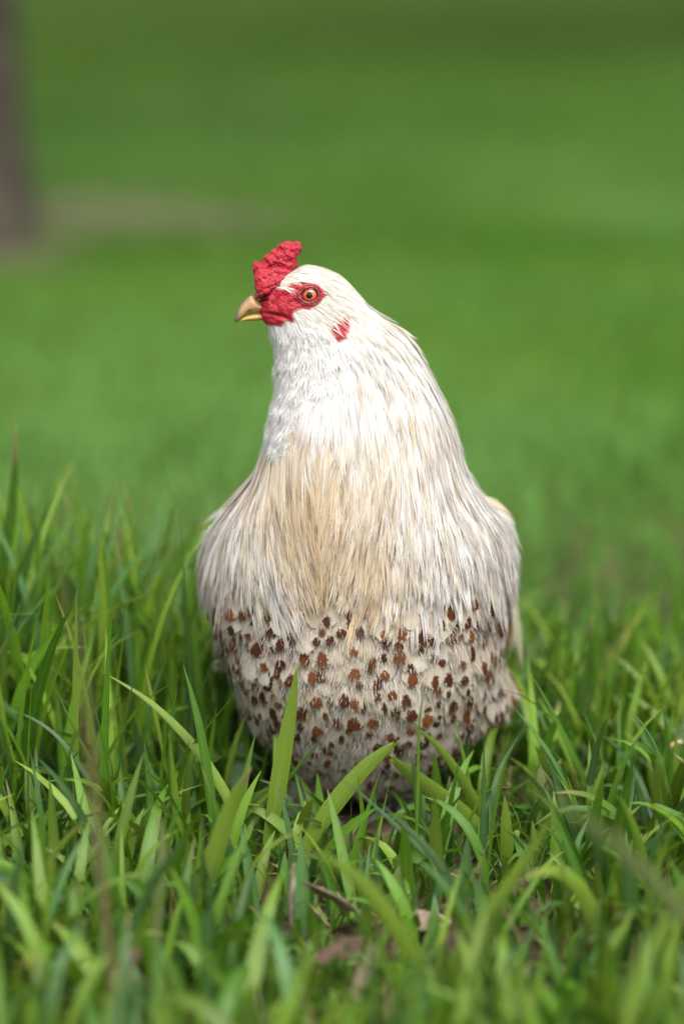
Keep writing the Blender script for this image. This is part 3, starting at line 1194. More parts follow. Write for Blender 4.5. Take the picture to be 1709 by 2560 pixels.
def place(p, nrm, d, L, tilt, yaw=0.0):
    n = Vector(nrm).normalized()
    y = Vector(d) - n * Vector(d).dot(n)
    y.normalize()
    y = (y + n * tilt).normalized()
    x = y.cross(n).normalized()
    z = x.cross(y)
    M = Matrix((x, y, z)).transposed().to_4x4()
    return Matrix.Translation(Vector(p)) @ M @ Matrix.Rotation(yaw, 4, 'Z') @ Matrix.Scale(L, 4)


def poisson(p, r):
    keep = []
    cell = {}
    for i, q in enumerate(p):
        k = tuple((q / r).astype(int))
        ok = True
        for dx in (-1, 0, 1):
            for dy in (-1, 0, 1):
                for dz in (-1, 0, 1):
                    for j in cell.get((k[0] + dx, k[1] + dy, k[2] + dz), ()):
                        if np.sum((p[j] - q) ** 2) < r * r:
                            ok = False
        if ok:
            keep.append(i)
            cell.setdefault(k, []).append(i)
    return keep


def breast():
    variants = []
    for kind in ('tight', 'tight', 'tight', 'loose', 'loose'):
        V, F, uv = breast_feather_mesh(kind)
        me = mesh_np('breast_feather', V, F, uv=uv)
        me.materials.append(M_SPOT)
        variants.append(me)
    farm = [breast_feather_mesh('far') for _ in range(3)]

    def wf(c, n):
        v = proj(c)[:, 1]
        return (v > 1330) & (v < 1815)
    p, n = sample(9000, lambda c, n: wf(c, n) * 1.0 + 1e-9)
    uv = proj(p)
    keep = poisson(p, 0.0108)
    keep = sorted(keep, key=lambda k: p[k][2])         # low ones first
    shown = [k for k in keep if n[k][1] < -0.05 and 1385 < uv[k][1] < 1790]
    shown = sorted(shown, key=lambda k: n[k][1])[:296]
    ss = set(shown)
    VV, FF, UU, RR, off = [], [], [], [], 0
    for k in keep:
        u, v = uv[k]
        mid = math.exp(-((u - 800) / 110) ** 2)
        L = 0.0275 * rng.uniform(0.85, 1.2) * (1 - 0.12 * float(sstep(1550, 1750, v)))
        d = np.array([(u - 815) * 0.0006 + rng.normal(0, 0.13) , 0.0, -1.0])
        if k in ss:
            me = variants[3 + int(rng.integers(2))] if rng.random() < 0.25 + 0.6 * mid else variants[int(rng.integers(3))]
            Mx = place(p[k] + n[k] * 0.0008, n[k], d, L, 0.11 + rng.normal(0, 0.03) + 0.06 * mid, rng.normal(0, 0.12))
            o = link('breast_feather', me, None, hen)
            o.matrix_local = HINV @ Mx
        else:
            V, F, uq = farm[int(rng.integers(3))]
            Mx = np.array(place(p[k] + n[k] * 0.0008, n[k], d + np.array([0, 0.8 if n[k][1] > -0.2 else 0, 0]), L * 1.1, 0.15))
            VV.append(V @ Mx[:3, :3].T + Mx[:3, 3]); FF.append(F + off); UU.append(uq); RR.append(np.full(len(V), rng.random()))
            off += len(V)
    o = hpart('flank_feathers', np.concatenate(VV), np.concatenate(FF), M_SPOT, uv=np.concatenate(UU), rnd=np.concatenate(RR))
    o['kind'] = 'stuff'
    # wisps of down between the spotted feathers
    acc = ([], [], [])
    p, n = sample(4200, lambda c, n: ((proj(c)[:, 1] > 1400) & (proj(c)[:, 1] < 1815) & (n[:, 1] < 0.1)) * (0.35 + np.exp(-((proj(c)[:, 0] - 820) / 90) ** 2)) + 1e-9)
    uv = proj(p)
    for k in range(len(p)):
        u, v = uv[k]
        L = rng.uniform(0.008, 0.017)
        d = Vector((0.35 * rng.normal() + (u - 815) * 0.0008, 0, -1))
        nn = Vector(n[k])
        d = (d - nn * d.dot(nn)).normalized()
        t = np.linspace(0, 1, 4)
        pts = p[k] + np.array(nn) * (0.0022 + 0.0035 * t + 0.0025 * rng.random() * t * t)[:, None] + np.array(d) * (L * t)[:, None]
        S = np.array(d.cross(nn)) * (rng.uniform(0.0002, 0.0004) * np.array([1, 1, .7, .1]))[:, None]
        c = lerp(CREAM, WHITE, rng.random()) * rng.uniform(0.8, 1.0)
        if rng.random() < 0.12: c = np.array([0.16, 0.07, 0.04])
        acc[0].append(pts); acc[1].append(S); acc[2].append(np.repeat(c[None], 4, 0))
    finish('breast_down', acc, M_FEATHER)


def long_feather(path, W, col, tipc=None, edge=None, m=11, fray=0.06, nrm=(0, -1, 0)):
    path = np.array(path, float)
    t0 = np.linspace(0, 1, len(path))
    t = np.linspace(0, 1, 9)
    pts = np.stack([np.interp(t, t0, path[:, k]) for k in range(3)], 1)
    for _ in range(2):
        pts[1:-1] = 0.25 * pts[:-2] + 0.5 * pts[1:-1] + 0.25 * pts[2:]
    nm = np.repeat(np.array(nrm, float)[None], 9, 0)
    T = norm(np.gradient(pts, axis=0))
    nm = norm(nm - T * np.sum(T * nm, axis=1)[:, None])
    acc = ([], [], [])
    tipc = col if tipc is None else tipc

    def cf(f, tt):
        c = lerp(col, tipc, sstep(0.4, 1, tt)[:, None]) * rng.uniform(0.92, 1.05)
        if edge is not None and f > 0.35: c = lerp(c, edge, 0.85)
        if abs(f) < 0.06: c = lerp(c, np.array([0.5, 0.42, 0.3]), 0.6)
        return np.clip(c, 0, 0.72)
    sliver_feather(pts, nm, W, m, cf, acc, fray=fray)
    return acc


def wings_and_tail():
    for side in (1, -1):
        # folded wing on the flank
        sh = P(1138, 1330, 0.06) if side > 0 else P(508, 1330, 0.06)
        wing = None
        rootacc = ([], [], [])
        for k in range(9):                                   # coverts: the wing's own mesh
            for q in range(7):
                y = 0.05 + 0.020 * k
                z0 = sh[2] - 0.012 * q + 0.004 * rng.normal()
                x = sh[0] + side * (0.004 - 0.00005 * k + 0.002 * rng.random()) - side * 0.35 * max(0, y - 0.12)
                a = np.array([x, y, z0])
                b = a + np.array([side * 0.004, 0.035, -0.016])
                f = long_feather([a, (a + b) / 2 + np.array([side * 0.003, 0, 0]), b], 0.007, CREAM * rng.uniform(.85, 1.05),
                                 tipc=CREAM, edge=np.array([0.2, 0.09, 0.045]) if rng.random() < .5 else None, m=7, nrm=(side, 0, 0))
                for i in range(3): rootacc[i].extend(f[i])
        wing = finish('wing', rootacc, M_FEATHER, kind=None, label='folded cream wing with brown edged feathers')
        for k in range(9):
            y = 0.07 + 0.016 * k
            a = np.array([sh[0] + side * 0.003 - side * 0.28 * max(0, y - 0.12), y, sh[2] - 0.035 - 0.004 * k])
            b = a + np.array([-side * 0.012, 0.12, -0.042 + 0.002 * k])
            f = long_feather([a, lerp(a, b, .5) + np.array([side * 0.006, 0, 0.0]), b], 0.010, CREAM, tipc=CREAM * 1.05,
                             edge=np.array([0.24, 0.13, 0.06]) if k % 2 == 0 else None, nrm=(side, 0, 0.2))
            finish('flight_feather', f, M_FEATHER, wing, kind=None)
        # loose feathers that hang at the wing's front edge
        if side > 0:
            specs = [((1142, 1335), (1186, 1420), (1197, 1548), 0.090, 0.0052, CREAM * 1.04, None),
                     ((1136, 1345), (1168, 1430), (1180, 1520), 0.090, 0.005, WHITE, None),
                     ((1142, 1350), (1172, 1430), (1166, 1530), 0.050, 0.0045, np.array([0.36, 0.23, 0.12]), np.array([0.07, 0.045, 0.03])),
                     ((1144, 1365), (1168, 1450), (1152, 1560), 0.046, 0.0035, np.array([0.10, 0.07, 0.05]), np.array([0.4, 0.28, 0.16])),
                     ((1095, 1180), (1168, 1215), (1200, 1308), 0.050, 0.0042, WHITE, None),
                     ((1090, 1150), (1155, 1172), (1190, 1218), 0.055, 0.0042, CREAM, None),
                     ((1085, 1140), (1140, 1155), (1182, 1196), 0.065, 0.0038, CREAM, np.array([0.3, 0.18, 0.1])),
                     ((1100, 1210), (1176, 1250), (1203, 1330), 0.042, 0.0036, WHITE, None),
                     ((1105, 1160), (1168, 1195), (1198, 1270), 0.048, 0.0042, WHITE, np.array([0.5, 0.4, 0.3]))]
        else:
            specs = [((520, 1480), (506, 1520), (508, 1580), 0.20, 0.008, CREAM, None),
                     ((530, 1500), (515, 1540), (522, 1600), 0.21, 0.009, WHITE, None),
                     ((540, 1150), (500, 1178), (452, 1212), 0.09, 0.0022, WHITE, None),
                     ((515, 1190), (472, 1225), (446, 1268), 0.048, 0.004, WHITE, None),
                     ((510, 1225), (464, 1265), (444, 1325), 0.046, 0.004, WHITE, None)]
        for a, b, c, y, W, col, ed in specs:
            f = long_feather([P(*a, y - 0.012), P(*b, y - 0.008), P(*c, y)], W, col, edge=ed, fray=0.22, nrm=(0.35 * side, -1, 0.1))
            finish('shoulder_feather', f, M_FEATHER, wing, kind=None)
    for a, b, c, W in (((866, 732), (925, 762), (968, 785), 0.0030), ((915, 785), (957, 826), (988, 882), 0.0026)):
        f = long_feather([P(*a, 0.004), P(*b, 0.008), P(*c, 0.012)], W, lerp(WHITE, CREAM, 0.4), tipc=WHITE, fray=0.25, nrm=(0.6, -0.7, 0.4))
        finish('nape_feather', f, M_FEATHER, kind=None)
    # tail, raised behind the body
    tx = P(830, 1400, 0.2)[0]
    zb = P(830, 1400, 0.2)[2]
    acc = ([], [], [])
    for k in range(60):
        a = np.array([tx + rng.normal(0, 0.035), 0.20 + 0.02 * rng.random(), zb + rng.uniform(-0.05, 0.01)])
        b = a + np.array([rng.normal(0, 0.01), 0.06, rng.uniform(-0.01, 0.03)])
        f = long_feather([a, lerp(a, b, .5) + np.array([0, 0, .006]), b], 0.008, CREAM * rng.uniform(.85, 1.05), m=7, nrm=(0, -0.3, 1))
        for i in range(3): acc[i].extend(f[i])
    tail = finish('tail', acc, M_FEATHER, kind=None, label='short cream tail behind the body')
    for k in range(10):
        s = -1 if k % 2 else 1
        q = k // 2
        a = np.array([tx + s * 0.006 * (q + 1), 0.215, zb - 0.012 * q])
        b = a + np.array([s * 0.008 * q, 0.13 - 0.006 * q, 0.055 - 0.016 * q])
        f = long_feather([a, lerp(a, b, .5) + np.array([0, 0, .012]), b], 0.012, CREAM, tipc=lerp(CREAM, GREY, .4), nrm=(s, 0, 0.3))
        finish('tail_feather', f, M_FEATHER, tail, kind=None)


def legs():
    ms = mat_simple('leg_scales', (0.30, 0.27, 0.22), 0.55, 0.4, 0.3, 160, 0.002, 320)
    mt = mat_simple('toe_skin', (0.12, 0.115, 0.12), 0.5, 0.4, 0.3, 160, 0.002, 320)
    mc = mat_simple('claw_horn', (0.10, 0.08, 0.06), 0.35, 0.5, 0.2)
    for side, (u, yy) in ((-1, (700, 0.045)), (1, (925, 0.055))):
        top = P(u + 20 * (-side), 1700, yy + 0.02)
        hock = P(u, 1858, yy + 0.02)
        foot = np.array([hock[0] - side * 0.004, yy, 0.014])
        # feathered thigh
        s = np.linspace(0, 1, 12)
        path = top + (hock - top) * s[:, None]
        V, F = tube(path, 0.036 - 0.021 * s ** 1.3, 28)
        leg = hpart('leg', V, F, M_BODY, col=np.repeat(np.array([[0.55, 0.48, 0.38]]), len(V), 0))
        acc = ([], [], [])
        for k in range(900):
            a = rng.uniform(0, 2 * np.pi)
            q = rng.random() ** 0.8
            c = top + (hock - top) * q
            r = 0.036 - 0.021 * q ** 1.3
            nrm = np.array([math.cos(a), math.sin(a), 0])
            L = rng.uniform(0.012, 0.024)
            t = np.linspace(0, 1, 4)
            pts = c + nrm * (r * 0.95 + 0.004 * t)[:, None] + np.array([0, 0, -1]) * (L * t)[:, None] + rng.normal(0, 0.002, 3) * t[:, None]
            S = np.cross(nrm, [0, 0, 1]) * (rng.uniform(0.0005, 0.0012) * np.array([.8, 1, .8, .1]))[:, None]
            cl = lerp(CREAM, WHITE, rng.random()) * rng.uniform(0.8, 1.02)
            if rng.random() < 0.12: cl = np.array([0.18, 0.08, 0.04])
            acc[0].append(pts); acc[1].append(S); acc[2].append(np.repeat(cl[None], 4, 0))
        finish('thigh_down', acc, M_FEATHER, leg)
        V, F = tube([hock + np.array([0, 0, 0.012]), hock, lerp(hock, foot, .3), lerp(hock, foot, .7), foot, foot - np.array([0, 0, .006])],
                    [0.0075, 0.0078, 0.0062, 0.0058, 0.007, 0.004], 16)
        hpart('shank', V, F, ms, leg)
        for ang, L in ((-35, 0.050), (0, 0.060), (35, 0.050), (180, 0.026)):
            a = math.radians(ang)
            d = np.array([math.sin(a), -math.cos(a), 0])
            pp = [foot + np.array([0, 0, -0.002]), foot + d * L * .35 + [0, 0, -.002], foot + d * L * .7 + [0, 0, -.006], foot + d * L + [0, 0, -0.008]]
            V, F = tube(pp, [0.0058, 0.0050, 0.0045, 0.0034], 12)
            toe = hpart('toe', V, F, mt, leg)
            e = pp[-1]
            V, F = tube([e - d * .003, e + d * .004, e + d * .009 + [0, 0, -.002], e + d * .013 + [0, 0, -.004]], [.0032, .0026, .0016, .0003], 10)
            hpart('claw', V, F, mc, leg)


def nostril():
    q = [crop2view(p) for p in [(432, 722), (470, 706), (515, 694)]]
    pts = []
    for u, v in q:
        h_ = hit(u, v)
        if h_[0] is not None: pts.append(np.array(h_[0]) + np.array([0, -0.0004, 0]))
    if len(pts) == 3:
        V, F = tube(pts, [0.0004, 0.0010, 0.0005], 8)
        hpart('nostril', V, F, mat_simple('nostril_dark', (0.05, 0.008, 0.008), 0.6, 0.2, 0.2))


nostril()
hackle()
fluff()
comb()
beak()
eye()
breast()
wings_and_tail()
legs()

# ------------------------------------------------------------------ grass
GREENS = np.array([[0.060, 0.165, 0.011], [0.105, 0.235, 0.014], [0.155, 0.290, 0.022], [0.080, 0.190, 0.055], [0.195, 0.310, 0.034]])


def blades(N, xy, H, W, seg, lean=0.35, bend=1.0, colour=None, z=None):
    x, y = xy
    az = rng.uniform(0, 2 * np.pi, N)
    a0 = np.abs(rng.normal(0, lean, N))
    bd = np.abs(rng.normal(0, bend, N))
    t = np.linspace(0, 1, seg + 1)
    ang = a0[:, None] + bd[:, None] * t[None] ** 1.6
    st = H[:, None] / seg
    dx = np.sin(ang) * st
    dz = np.cos(ang) * st
    hx = np.concatenate([np.zeros((N, 1)), np.cumsum(dx[:, :-1], 1)], 1)
    hz = np.concatenate([np.zeros((N, 1)), np.cumsum(dz[:, :-1], 1)], 1)
    ca, sa = np.cos(az)[:, None], np.sin(az)[:, None]
    z0 = bumps(x, y) if z is None else z
    C = np.stack([x[:, None] + hx * ca, y[:, None] + hx * sa, np.maximum(z0[:, None] + hz, 0.004)], -1)
    tw = rng.uniform(-0.5, 0.5, N)[:, None] + rng.normal(0, 0.9, N)[:, None] * t
    T = norm(np.gradient(C, axis=1))
    side = np.stack([-sa * np.ones_like(t), ca * np.ones_like(t), 0 * t + 0 * ca], -1)
    nn = np.cross(T, side)
    S = side * np.cos(tw)[..., None] + nn * np.sin(tw)[..., None]
    Nn = np.cross(S, T)
    prof = np.minimum(1, 0.55 + 1.3 * t) * np.clip(1 - t ** 3.2, 0.03, 1)
    hw = 0.5 * W[:, None] * prof
    if colour is None:
        k = rng.choice(len(GREENS), N, p=[.32, .25, .15, .18, .10])
        base = GREENS[k] * rng.uniform(0.6, 1.25, (N, 1))
    else:
        base = colour
    col = np.repeat(base[:, None], seg + 1, 1)
    pale = np.array([0.20, 0.24, 0.09])
    col = lerp(col, pale, (0.45 * (1 - sstep(0.0, 0.22, t)))[None, :, None])
    dry = (rng.random(N) < 0.14)[:, None] * sstep(0.82, 0.97, t)[None]
    col = lerp(col, np.array([0.30, 0.20, 0.09]), 0.85 * dry[..., None])
    return ribbons(C, S * hw[..., None], col, fold=Nn * (hw * 0.35)[..., None])


def stuff(name, parts, label, mat=None):
    Vs, Fs, Us, Cs, o = [], [], [], [], 0
    for V, F, u, c in parts:
        Vs.append(V); Fs.append(F + o); Us.append(u); Cs.append(c); o += len(V)
    ob = link(name, mesh_np(name, np.concatenate(Vs), np.concatenate(Fs), np.concatenate(Cs), np.concatenate(Us)), mat or M_GRASS)
    tag(ob, label, 'grass', kind='stuff')


def clear_of_hen(x, y):
    hx = hen.location.x
    return ((x - hx) / 0.075) ** 2 + ((y - 0.06) / 0.13) ** 2 > 1


def near_grass():
    parts = []
    # the sward round the hen
    N = 8200
    x = rng.uniform(-0.75, 0.75, N); y = rng.uniform(-0.92, 0.42, N)
    ok = clear_of_hen(x, y)
    x, y = x[ok], y[ok]
    H = rng.gamma(6, 0.0165, len(x)).clip(0.04, 0.17)
    H *= 1 - 0.30 * sstep(-0.2, -0.5, y)
    H *= 1 - 0.32 * np.exp(-((x - 0.0) / 0.12) ** 4) * (y > -0.32) * (y < 0.0)
    H = np.where((x > 0.125) & (x < 0.195) & (y < 0.0) & (y > -0.36), H * 0.5, H)
    lf = (np.abs(x - 0.005) < 0.085) & (y < -0.22) & (y > -0.5)        # trodden, leaf strewn spot
    H = np.where(lf, H * 0.75, H)
    H = np.where((np.abs(x + 0.005) < 0.055) & (y < -0.27) & (y > -0.44), H * 0.6, H)
    parts.append(blades(len(x), (x, y), H, rng.uniform(0.005, 0.0135, len(x)) * (1 + 0.35 * sstep(-0.15, -0.45, y)), 8, 0.32, 1.15))
    # broad blades scattered through the sward
    N = 620
    x = rng.uniform(-0.6, 0.6, N); y = rng.uniform(-0.75, 0.2, N)
    ok = clear_of_hen(x, y) & ~((x > -0.12) & (x < 0.20) & (y > -0.36))
    x, y = x[ok], y[ok]
    parts.append(blades(len(x), (x, y), rng.uniform(0.07, 0.15, len(x)), rng.uniform(0.008, 0.015, len(x)), 10, 0.40, 1.2,
                        np.array([0.15, 0.265, 0.025]) * rng.uniform(0.65, 1.25, (len(x), 1))))
    # fine low blades and straw at the bottom
    N = 7000
    x = rng.uniform(-0.8, 0.8, N); y = rng.uniform(-0.9, 0.5, N)
    ok = clear_of_hen(x, y)
    x, y = x[ok], y[ok]
    c = GREENS[rng.integers(0, 4, len(x))] * rng.uniform(.6, 1.1, (len(x), 1))
    st = rng.random(len(x)) < 0.2
    c[st] = np.array([0.30, 0.23, 0.12]) * rng.uniform(.6, 1.1, (st.sum(), 1))
    parts.append(blades(len(x), (x, y), rng.uniform(0.03, 0.08, len(x)), rng.uniform(0.002, 0.005, len(x)), 5, 0.6, 1.1, c))
    # the tall clump to one side of the hen
    for (cx, cy, sx, sy, n, h0, h1) in ((-0.29, 0.16, 0.085, 0.10, 560, 0.16, 0.33), (-0.17, 0.20, 0.05, 0.06, 90, 0.07, 0.14), (0.20, 0.22, 0.09, 0.06, 260, 0.06, 0.13),
                                        (0.33, 0.18, 0.08, 0.09, 260, 0.08, 0.165), (-0.14, -0.66, 0.20, 0.10, 85, 0.11, 0.22), (0.20, -0.66, 0.13, 0.10, 90, 0.11, 0.23), (-0.34, 0.13, 0.05, 0.08, 120, 0.22, 0.36)):
        x = rng.normal(cx, sx, n); y = rng.normal(cy, sy, n)
        ok = clear_of_hen(x, y)
        x, y = x[ok], y[ok]
        H = rng.uniform(h0, h1, len(x)) * rng.uniform(0.7, 1, len(x))
        parts.append(blades(len(x), (x, y), H, rng.uniform(0.006, 0.0125, len(x)), 9, 0.18, 0.6,
                            GREENS[rng.integers(0, 5, len(x))] * rng.uniform(0.85, 1.35, (len(x), 1))))
    stuff('grass', parts, 'tall fresh green grass growing round the hen')


def lawn():
    parts = []
    # behind the hen the sward drops to a mown lawn
    def wedge(n, y0, y1, m):
        y = y0 + (y1 - y0) * rng.random(n) ** 1.2
        x = rng.uniform(-1, 1, n) * (0.16 * (y + 2.0) * m + 0.3)
        return x, y
    for n, y0, y1, h0, h1, w0, w1, seg in ((9000, 0.38, 1.6, 0.035, 0.085, .003, .006, 5), (16000, 1.4, 4.0, 0.025, 0.055, .003, .006, 3), (26000, 3.6, 10.0, 0.025, 0.05, .006, .011, 3), (26000, 9.5, 26.0, 0.03, 0.06, .012, .022, 2)):
        x, y = wedge(n, y0, y1, 1.6)
        ok = rng.random(n) > dirt_mask(x, y) * 0.8
        x, y = x[ok], y[ok]
        nz = noise2(x, y, 0.9, 7.7) * 1.4 + 0.35 * noise2(x, y, 2.6, 2.2)
        k = np.clip(0.5 + 0.7 * nz, 0, 1)[:, None]
        c = lerp(np.array([0.058, 0.172, 0.014]), np.array([0.136, 0.275, 0.072]), k) * rng.uniform(.75, 1.2, (len(x), 1))
        far_shade_k = sstep(4.5, 16.0, y + 1.6 * noise2(x, y, 0.45, 5.0))[:, None]      # shade over the far lawn, painted in as a deeper green
        c = lerp(c, np.array([0.042, 0.098, 0.001]) * rng.uniform(.8, 1.2, (len(x), 1)), far_shade_k)
        parts.append(blades(len(x), (x, y), rng.uniform(h0, h1, len(x)) * (0.8 + 0.5 * k[:, 0]), rng.uniform(w0, w1, len(x)), seg, 0.4, 0.9, c))
    stuff('lawn_grass', parts, 'short soft green lawn grass stretching back behind the hen', M_LAWN)


near_grass()
lawn()

LIGHT, MID, DEEP, BLUE, YEL, TAN, PALE = ([0.20, 0.31, 0.035], [0.13, 0.25, 0.018], [0.06, 0.15, 0.012], [0.10, 0.19, 0.075], [0.28, 0.32, 0.035],
    [0.30, 0.22, 0.12], [0.27, 0.34, 0.13])
# label, points root -> tip in view px, depth at root and tip, width px, colour, tip ('point', 'torn', 'notch', 'dry')
BL = [
    ('broad light green blade standing upright before the spotted breast', [(622, 1900), (640, 1790), (662, 1660), (676, 1575), (681, 1522)], -0.095, -0.10, 46, LIGHT, 'blunt'),
    ('long pale green blade arching away from the tall clump', [(580, 1960), (520, 1820), (440, 1700), (340, 1602), (228, 1537)], -0.10, -0.06, 30, LIGHT, 'point'),
    ('broad blade with a torn tip leaning across under the breast', [(690, 1960), (760, 1850), (840, 1755), (920, 1693)], -0.10, -0.11, 44, LIGHT, 'torn'),
    ('wide yellow green blade with a frayed tip below the breast', [(1215, 2010), (1120, 1920), (1020, 1835), (940, 1775), (884, 1728)], -0.06, -0.12, 46, LIGHT, 'torn'),
    ('smooth bright blade curving towards the breast and ending in a fine point', [(1125, 1960), (1095, 1850), (1040, 1755), (985, 1690), (940, 1660)], -0.07, -0.11, 34, LIGHT, 'point'),
    ('very thin upright blade before the lower breast', [(955, 1900), (958, 1780), (960, 1640), (982, 1542)], -0.13, -0.13, 11, MID, 'point'),
    ('pale wide blade whose tip is cut in a notch', [(1225, 2130), (1232, 1980), (1250, 1840), (1266, 1735)], -0.02, 0.0, 56, PALE, 'notch'),
    ('thick blurred blade rising from the dry leaves', [(985, 2260), (930, 2160), (850, 2040), (780, 1980), (712, 1952)], -0.36, -0.42, 46, LIGHT, 'blunt'),
    ('big soft pale blade slanting down over the clump of notched grass', [(1600, 2130), (1450, 1970), (1320, 1860), (1220, 1800), (1150, 1775)], -0.52, -0.62, 58, PALE, 'point'),
    ('yellow green blade leaning up to the notched blade', [(1010, 2250), (1080, 2150), (1180, 2010), (1250, 1900), (1295, 1825)], -0.34, -0.36, 44, LIGHT, 'point'),
    ('tall dark blade with a brown tip, highest of the clump', [(-10, 1420), (12, 1280), (30, 1150), (38, 1050), (36, 972)], 0.16, 0.15, 30, DEEP, 'dry'),
    ('thin tall blade with a pale tip in the clump', [(225, 1420), (205, 1300), (168, 1180), (128, 1092)], 0.20, 0.22, 16, MID, 'dry'),
    ('slim curved blade with a pale bent tip in the clump', [(300, 1450), (312, 1330), (310, 1210), (283, 1105)], 0.19, 0.20, 18, MID, 'dry'),
    ('straight blade ending in a tan tip in the clump', [(262, 1420), (270, 1320), (280, 1205)], 0.18, 0.18, 24, LIGHT, 'dry'),
    ('soft brown dry blade hanging in front of the clump', [(222, 1880), (205, 1700), (192, 1550), (165, 1390), (128, 1240)], -0.50, -0.56, 24, TAN, 'point'),
    ('narrow blade leaning out from the foot of the tall dark blade', [(50, 1480), (80, 1370), (105, 1300), (130, 1235)], 0.12, 0.12, 18, MID, 'point'),
    ('tall dark blade standing beyond the hen opposite the clump', [(1285, 1760), (1320, 1640), (1348, 1530), (1358, 1408)], 0.18, 0.18, 26, DEEP, 'dry'),
    ('yellowish blade slanting up from the dark upright blade', [(1340, 1620), (1390, 1540), (1440, 1455), (1494, 1356)], 0.20, 0.22, 30, YEL, 'point'),
    ('pale blade bent over at the top like a hook', [(360, 2110), (368, 2010), (374, 1920), (366, 1868), (342, 1845)], -0.30, -0.32, 38, PALE, 'point'),
    ('thin straight blade beside the smooth bright blade', [(1085, 1880), (1070, 1770), (1043, 1648)], -0.06, -0.06, 18, MID, 'point'),
    ('bluish blade lying nearly flat below the clump', [(200, 1780), (140, 1690), (70, 1640), (-5, 1622)], -0.06, -0.03, 16, BLUE, 'point'),
    ('thin curved blade rising beside the bluish flat blade', [(240, 1800), (180, 1690), (145, 1620), (122, 1558)], -0.08, -0.07, 14, DEEP, 'point'),
    ('slender grey green blade rising between the bright blade and the notched blade', [(1105, 2030), (1112, 1900), (1142, 1770), (1186, 1690)], -0.09, -0.05, 26, BLUE, 'point'),
    ('short stout blade crossing the long pale arching blade', [(412, 1910), (398, 1790), (388, 1680)], -0.15, -0.15, 30, MID, 'point'),
    ('narrow dark blade above the short stout blade', [(385, 1790), (396, 1660), (408, 1545)], -0.02, -0.02, 18, DEEP, 'point'),
    ('broad soft blade with a yellow tip below the breast', [(470, 2040), (510, 1900), (545, 1810), (577, 1758)], -0.22, -0.23, 46, LIGHT, 'dry'),
    ('small dark curved blade reaching up to the breast', [(450, 1700), (490, 1650), (540, 1590)], -0.08, -0.09, 13, DEEP, 'point'),
    ('bluish blade at an angle across the torn broad blade', [(905, 1890), (850, 1840), (805, 1800), (762, 1775)], -0.19, -0.2, 16, BLUE, 'point'),
    ('dark narrow blade leaning against the upright light blade', [(600, 1850), (660, 1790), (712, 1720), (755, 1680)], -0.09, -0.10, 18, DEEP, 'point'),
    ('grey green blade running down from below the torn tip', [(1030, 2020), (985, 1950), (930, 1895), (868, 1840)], -0.2, -0.22, 24, BLUE, 'point'),
    ('stiff dark blade beside the dry bent stem', [(1400, 1770), (1375, 1680), (1345, 1600)], 0.10, 0.10, 16, DEEP, 'point'),
    ('thin light blade leaning over the notched blade', [(1310, 1880), (1335, 1790), (1378, 1710)], -0.02, -0.02, 14, PALE, 'point'),
    ('yellow curled blade between flank and notched blade', [(1250, 1830), (1215, 1770), (1165, 1735)], 0.02, 0.02, 18, YEL, 'point'),
    ('arched dark blade curving over low beyond the clump', [(330, 1500), (360, 1410), (400, 1360), (440, 1385), (470, 1440)], 0.10, 0.11, 14, MID, 'point'),
    ('broad bent blade at the edge of the clump by the hen', [(345, 1640), (385, 1500), (410, 1430), (408, 1395), (375, 1385)], 0.12, 0.11, 30, MID, 'point'),
]


